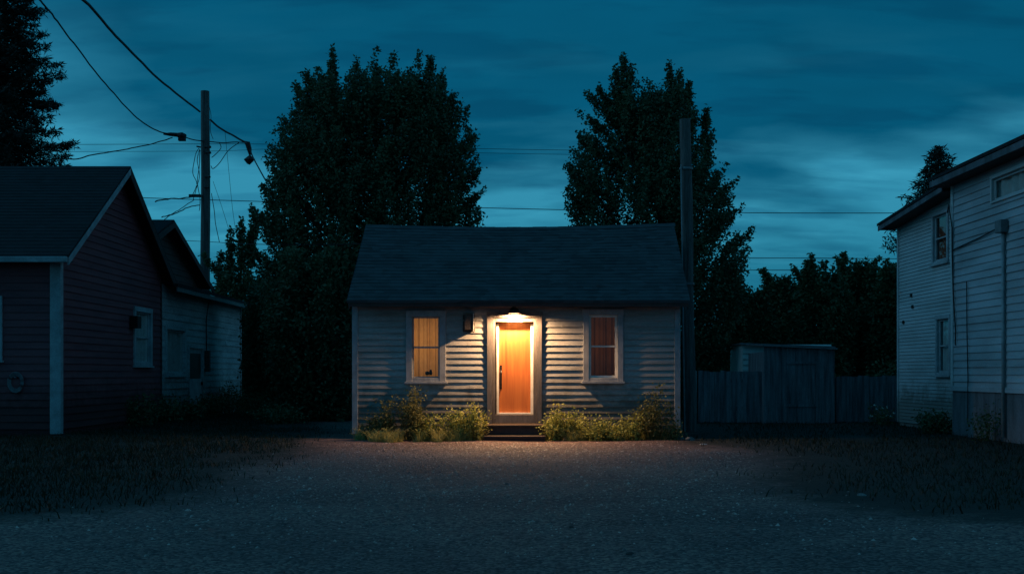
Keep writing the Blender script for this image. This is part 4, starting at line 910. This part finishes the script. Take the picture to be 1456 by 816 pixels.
for k, (lb, pt) in enumerate([
  ('outermost hanging loop of cable left of the pole', [(283, 211, YP-.2), (277, 222, YP-.4), (274, 245, YP-.4), (279, 262, YP-.4), (272, 281, YP-.3)]),
  ('inner hanging loop of cable left of the pole', [(284, 212, YP-.2), (281, 228, YP-.3), (283, 250, YP-.35), (278, 272, YP-.3), (274, 284, YP-.3)]),
  ('short cable drooping close to the left side of the pole', [(285, 214, YP-.25), (283, 236, YP-.3), (281, 258, YP-.3), (284, 282, YP-.25), (283, 300, YP-.25)])]):
    cable(lb, pt, .013, 'slack_cable', wob=.03, seed=k*5)
cable('cable bundle sloping down left from the lower bracket to the red gable', [(286, 278, YP-.3), (262, 282, 42), (240, 283, 40), (221, 287, 38.5)], .022, wob=.03)
cable('lower cable from the pole bracket to the gable roof', [(284, 292, YP-.3), (268, 295, 42), (250, 303, 40), (230, 309, 38)], .018, wob=.03)
cable('crossing cable below the pole bracket', [(276, 284, YP-.3), (262, 294, 42), (245, 304, 40), (234, 312, 38)], .013, wob=.02)
cable('thin guy wire slanting down right from the junction cable', [(320, 188, YP-.4), (325, 240, 43.8), (331, 300, 43.8), (338, 345, 43.8)], .007)
cable('thin wire slanting down right from the pole middle', [(303, 258, YP-.2), (314, 290, 43.8), (324, 322, 43.8), (330, 340, 43.8)], .007)
cable('loose cable hanging along the right side of the lower pole', [(301, 275, YP-.2), (304, 295, YP-.3), (307, 318, YP-.3), (312, 345, YP-.3)], .013, wob=.02)
YQ = 50.
for lb, pt, r in [
  ('long thin wire high in the sky, topmost of the level wires', [(60, 206, YQ), (300, 205, YQ), (420, 206, YQ), (700, 212, YQ), (830, 214, YQ)], .010),
  ('long thin wire just below the topmost level wire', [(60, 216, YQ+1), (300, 215, YQ+1), (420, 212, YQ+1), (700, 218, YQ+1), (820, 220, YQ+1)], .008),
  ('long level wire crossing behind both poplars and above the fence trees', [(190, 281, YQ), (350, 286, YQ), (700, 296, YQ), (1000, 302, YQ), (1290, 303, YQ), (1600, 300, YQ)], .016),
  ('level wire passing just over the trees beyond the fence', [(1000, 367, 52), (1150, 367, 52), (1290, 368, 52), (1600, 368, 52)], .016),
  ('lowest level wire among the treetops beyond the fence', [(1000, 384, 53), (1150, 384, 53), (1290, 382, 53), (1600, 380, 53)], .016),
  ('level wire at the height of the young tree by the pole', [(200, 339, 41.9), (300, 344, 40), (350, 347, 32), (470, 348, 31.5), (525, 346, 31)], .010)]:
    cable(lb, pt, r, 'overhead_wire')
# splice and hanging junction
q = P(252, 192, 43.5); mb = MB(); mb.tube([q+Vector((-.5, 0, .03)), q+Vector((-.25, 0, .02)), q+Vector((.0, 0, 0)), q+Vector((.15, 0, -.03)), q+Vector((.3, 0, -.08))], [.03, .07, .075, .13, .10], 8); mb.box(q.x+.05, q.x+.3, q.y-.08, q.y+.08, q.z-.22, q.z-.02)
tag(mb.build('cable_splice', M['cable'], None), 'bulky black cable splice floating in the wires left of the pole', 'cable splice')
q = P(352, 204, YP-.7); mb = MB(); mb.tube([q+Vector((-.1, 0, .05)), q, q+Vector((.06, 0, -.2)), q+Vector((.1, 0, -.42))], [.04, .10, .09, .05], 8); t = thing('hanging_junction', 'black junction and weight hanging from the cable right of the pole', 'junction', tuple(q)); mb.build('clamp', M['cable'], t)
w = q+Vector((.08, 0, -.58)); mb = MB(); mb.add([w+Vector(v) for v in ((-.22, 0, .0), (0, -.12, .0), (.2, 0, .0), (0, .12, 0), (0, 0, .17), (.0, 0, -.2), (-.1, 0, -.16))], [(0, 1, 4), (1, 2, 4), (2, 3, 4), (3, 0, 4), (1, 0, 6), (1, 6, 5), (2, 1, 5), (3, 2, 5), (0, 3, 6), (3, 5, 6)]); mb.build('weight', M['cable'], t)

# ------------------------------------------------------------------ sky and light
w = bpy.data.worlds.new('World'); SC.world = w; w.use_nodes = True; nt = w.node_tree; L = nt.links; bg = nt.nodes['Background']
sky = N(nt, 'ShaderNodeTexSky'); sky.sky_type = 'NISHITA'; sky.sun_disc = False; sky.sun_elevation = math.radians(-2.5); sky.sun_rotation = math.radians(-75)
tc = N(nt, 'ShaderNodeTexCoord'); sp = N(nt, 'ShaderNodeSeparateXYZ'); L.new(tc.outputs['Generated'], sp.inputs[0])
def MA(op, a, b=None, c=None):
    n = N(nt, 'ShaderNodeMath', operation=op)
    for i, v in enumerate((a, b, c)):
        if v is None: continue
        if isinstance(v, (int, float)): n.inputs[i].default_value = v
        else: L.new(v, n.inputs[i])
    return n.outputs[0]
z = MA('MAXIMUM', sp.outputs['Z'], 0.0)
den = MA('ADD', z, .22); u = MA('DIVIDE', sp.outputs['X'], den); v = MA('DIVIDE', sp.outputs['Y'], den)
cb = N(nt, 'ShaderNodeCombineXYZ'); L.new(u, cb.inputs[0]); L.new(v, cb.inputs[1])
def cl(scale, sx, sy, off, det, rough=.55, dist=.3):
    mp = N(nt, 'ShaderNodeMapping'); mp.inputs['Scale'].default_value = (sx, sy, 1); mp.inputs['Location'].default_value = off; L.new(cb.outputs[0], mp.inputs[0])
    n = N(nt, 'ShaderNodeTexNoise', i_Scale=scale, i_Detail=det, i_Roughness=rough, i_Distortion=dist); L.new(mp.outputs[0], n.inputs['Vector']); return n.outputs['Fac']
big = cl(1.1, .7, 1.1, (3.1, 1.7, 0), 4, .5); fine = cl(2.6, 1.1, 1.5, (0, 5, 0), 6, .5, .15)
# clear-sky colour by height
base = ramp(nt, [(0.0, (.006, .13, .22)), (.07, (.010, .16, .26)), (.125, (.030, .26, .40)), (.19, (.034, .27, .42)), (.25, (.014, .17, .29)), (.34, (.002, .095, .18)), (.6, (.002, .14, .28)), (1.0, (.002, .17, .34))]); L.new(z, base.inputs['Fac'])
# cloud deck: covers the upper sky, its lower edge higher at the left
f = MA('SUBTRACT', z, .155); f = MA('SUBTRACT', f, MA('MULTIPLY', MA('MAXIMUM', MA('MULTIPLY_ADD', sp.outputs['X'], -1.0, -.06), 0.0), .34))
f = MA('ADD', f, MA('MULTIPLY', MA('SUBTRACT', big, .5), .42)); f = MA('ADD', f, MA('MULTIPLY', MA('SUBTRACT', fine, .5), .14))
f = MA('MULTIPLY_ADD', f, 13.0, .5)
cr = ramp(nt, [(.0, (0, 0, 0)), (.45, (.55, .55, .55)), (1, (1, 1, 1))]); L.new(f, cr.inputs['Fac'])
cloudc = N(nt, 'ShaderNodeMixRGB'); L.new(fine, cloudc.inputs[0]); cloudc.inputs[1].default_value = (.0004, .066, .130, 1); cloudc.inputs[2].default_value = (.001, .105, .205, 1)
mx = N(nt, 'ShaderNodeMixRGB'); hi = ramp(nt, [(.36, (1, 1, 1)), (.62, (.15, .15, .15))]); L.new(z, hi.inputs['Fac']); L.new(MA('MULTIPLY', cr.outputs[0], hi.outputs[0]), mx.inputs[0]); L.new(base.outputs[0], mx.inputs[1]); L.new(cloudc.outputs[0], mx.inputs[2])
# bright wisps
wi = cl(3.0, .9, 2.2, (9, 2, 0), 5, .5, .2); wr_ = ramp(nt, [(.52, (0, 0, 0)), (.74, (.016, .08, .10))]); L.new(wi, wr_.inputs['Fac'])
lowm = ramp(nt, [(.0, (.6, .6, .6)), (.15, (1, 1, 1)), (.22, (.25, .25, .25)), (.30, (0.1, .1, .1))]); L.new(z, lowm.inputs['Fac'])
wm = N(nt, 'ShaderNodeMixRGB', blend_type='MULTIPLY'); wm.inputs[0].default_value = 1; L.new(wr_.outputs[0], wm.inputs[1]); L.new(lowm.outputs[0], wm.inputs[2])
ad = N(nt, 'ShaderNodeMixRGB', blend_type='ADD'); ad.inputs[0].default_value = 1; L.new(mx.outputs[0], ad.inputs[1]); L.new(wm.outputs[0], ad.inputs[2])
dk = cl(3.4, 1.0, 2.8, (2, 8, 0), 5, .5, .2); dr_ = ramp(nt, [(.50, (1, 1, 1)), (.62, (.50, .66, .74))]); L.new(dk, dr_.inputs['Fac'])
dm = N(nt, 'ShaderNodeMixRGB', blend_type='MULTIPLY'); dm.inputs[0].default_value = .55; L.new(ad.outputs[0], dm.inputs[1]); L.new(dr_.outputs[0], dm.inputs[2]); ad = dm
# faint afterglow of the physical sky
ns = N(nt, 'ShaderNodeMixRGB', blend_type='MULTIPLY'); ns.inputs[0].default_value = 1; L.new(sky.outputs[0], ns.inputs[1]); ns.inputs[2].default_value = (.008, .03, .04, 1)
a2 = N(nt, 'ShaderNodeMixRGB', blend_type='ADD'); a2.inputs[0].default_value = 1; L.new(ad.outputs[0], a2.inputs[1]); L.new(ns.outputs[0], a2.inputs[2])
# violet added to the unseen sky behind the viewer, to redden the walls
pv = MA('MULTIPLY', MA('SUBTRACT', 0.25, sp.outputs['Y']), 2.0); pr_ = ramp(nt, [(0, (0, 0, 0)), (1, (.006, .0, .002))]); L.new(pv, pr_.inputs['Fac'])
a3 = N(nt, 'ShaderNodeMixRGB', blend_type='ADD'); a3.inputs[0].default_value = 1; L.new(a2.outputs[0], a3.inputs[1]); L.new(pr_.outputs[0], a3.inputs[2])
# brighter sky added out of view far right, to light the red house
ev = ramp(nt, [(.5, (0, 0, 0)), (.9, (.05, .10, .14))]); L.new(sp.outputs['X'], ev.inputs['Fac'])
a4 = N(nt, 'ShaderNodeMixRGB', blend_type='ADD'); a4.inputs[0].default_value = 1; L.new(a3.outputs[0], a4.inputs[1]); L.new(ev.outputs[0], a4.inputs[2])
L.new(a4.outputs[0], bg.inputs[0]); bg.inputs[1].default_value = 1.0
sl = bpy.data.lights.new('dusk_sun', 'SUN'); sl.energy = .42; sl.color = (.25, .65, 1); sl.angle = math.radians(40)
so = bpy.data.objects.new('dusk_sun', sl); COL.objects.link(so); so.rotation_euler = (math.radians(62), 0, math.radians(-93))

# ------------------------------------------------------------------ camera
cam = bpy.data.cameras.new('camera'); co = bpy.data.objects.new('camera', cam); COL.objects.link(co); SC.camera = co
co.location = (0, 0, H); co.rotation_euler = (math.radians(90), 0, 0); cam.sensor_width = 36; cam.sensor_fit = 'HORIZONTAL'; cam.lens = F/1456*36; cam.shift_y = (HY-408)/1456; cam.clip_end = 3000; cam.clip_start = .1
vs = SC.view_settings; vs.view_transform = 'Standard'; vs.look = 'None'; vs.exposure = 0; vs.gamma = 1; vs.use_curve_mapping = False
SC.render.engine = 'CYCLES'
SC.cycles.sample_clamp_indirect = 4
SC.render.resolution_x = 1024; SC.render.resolution_y = 573
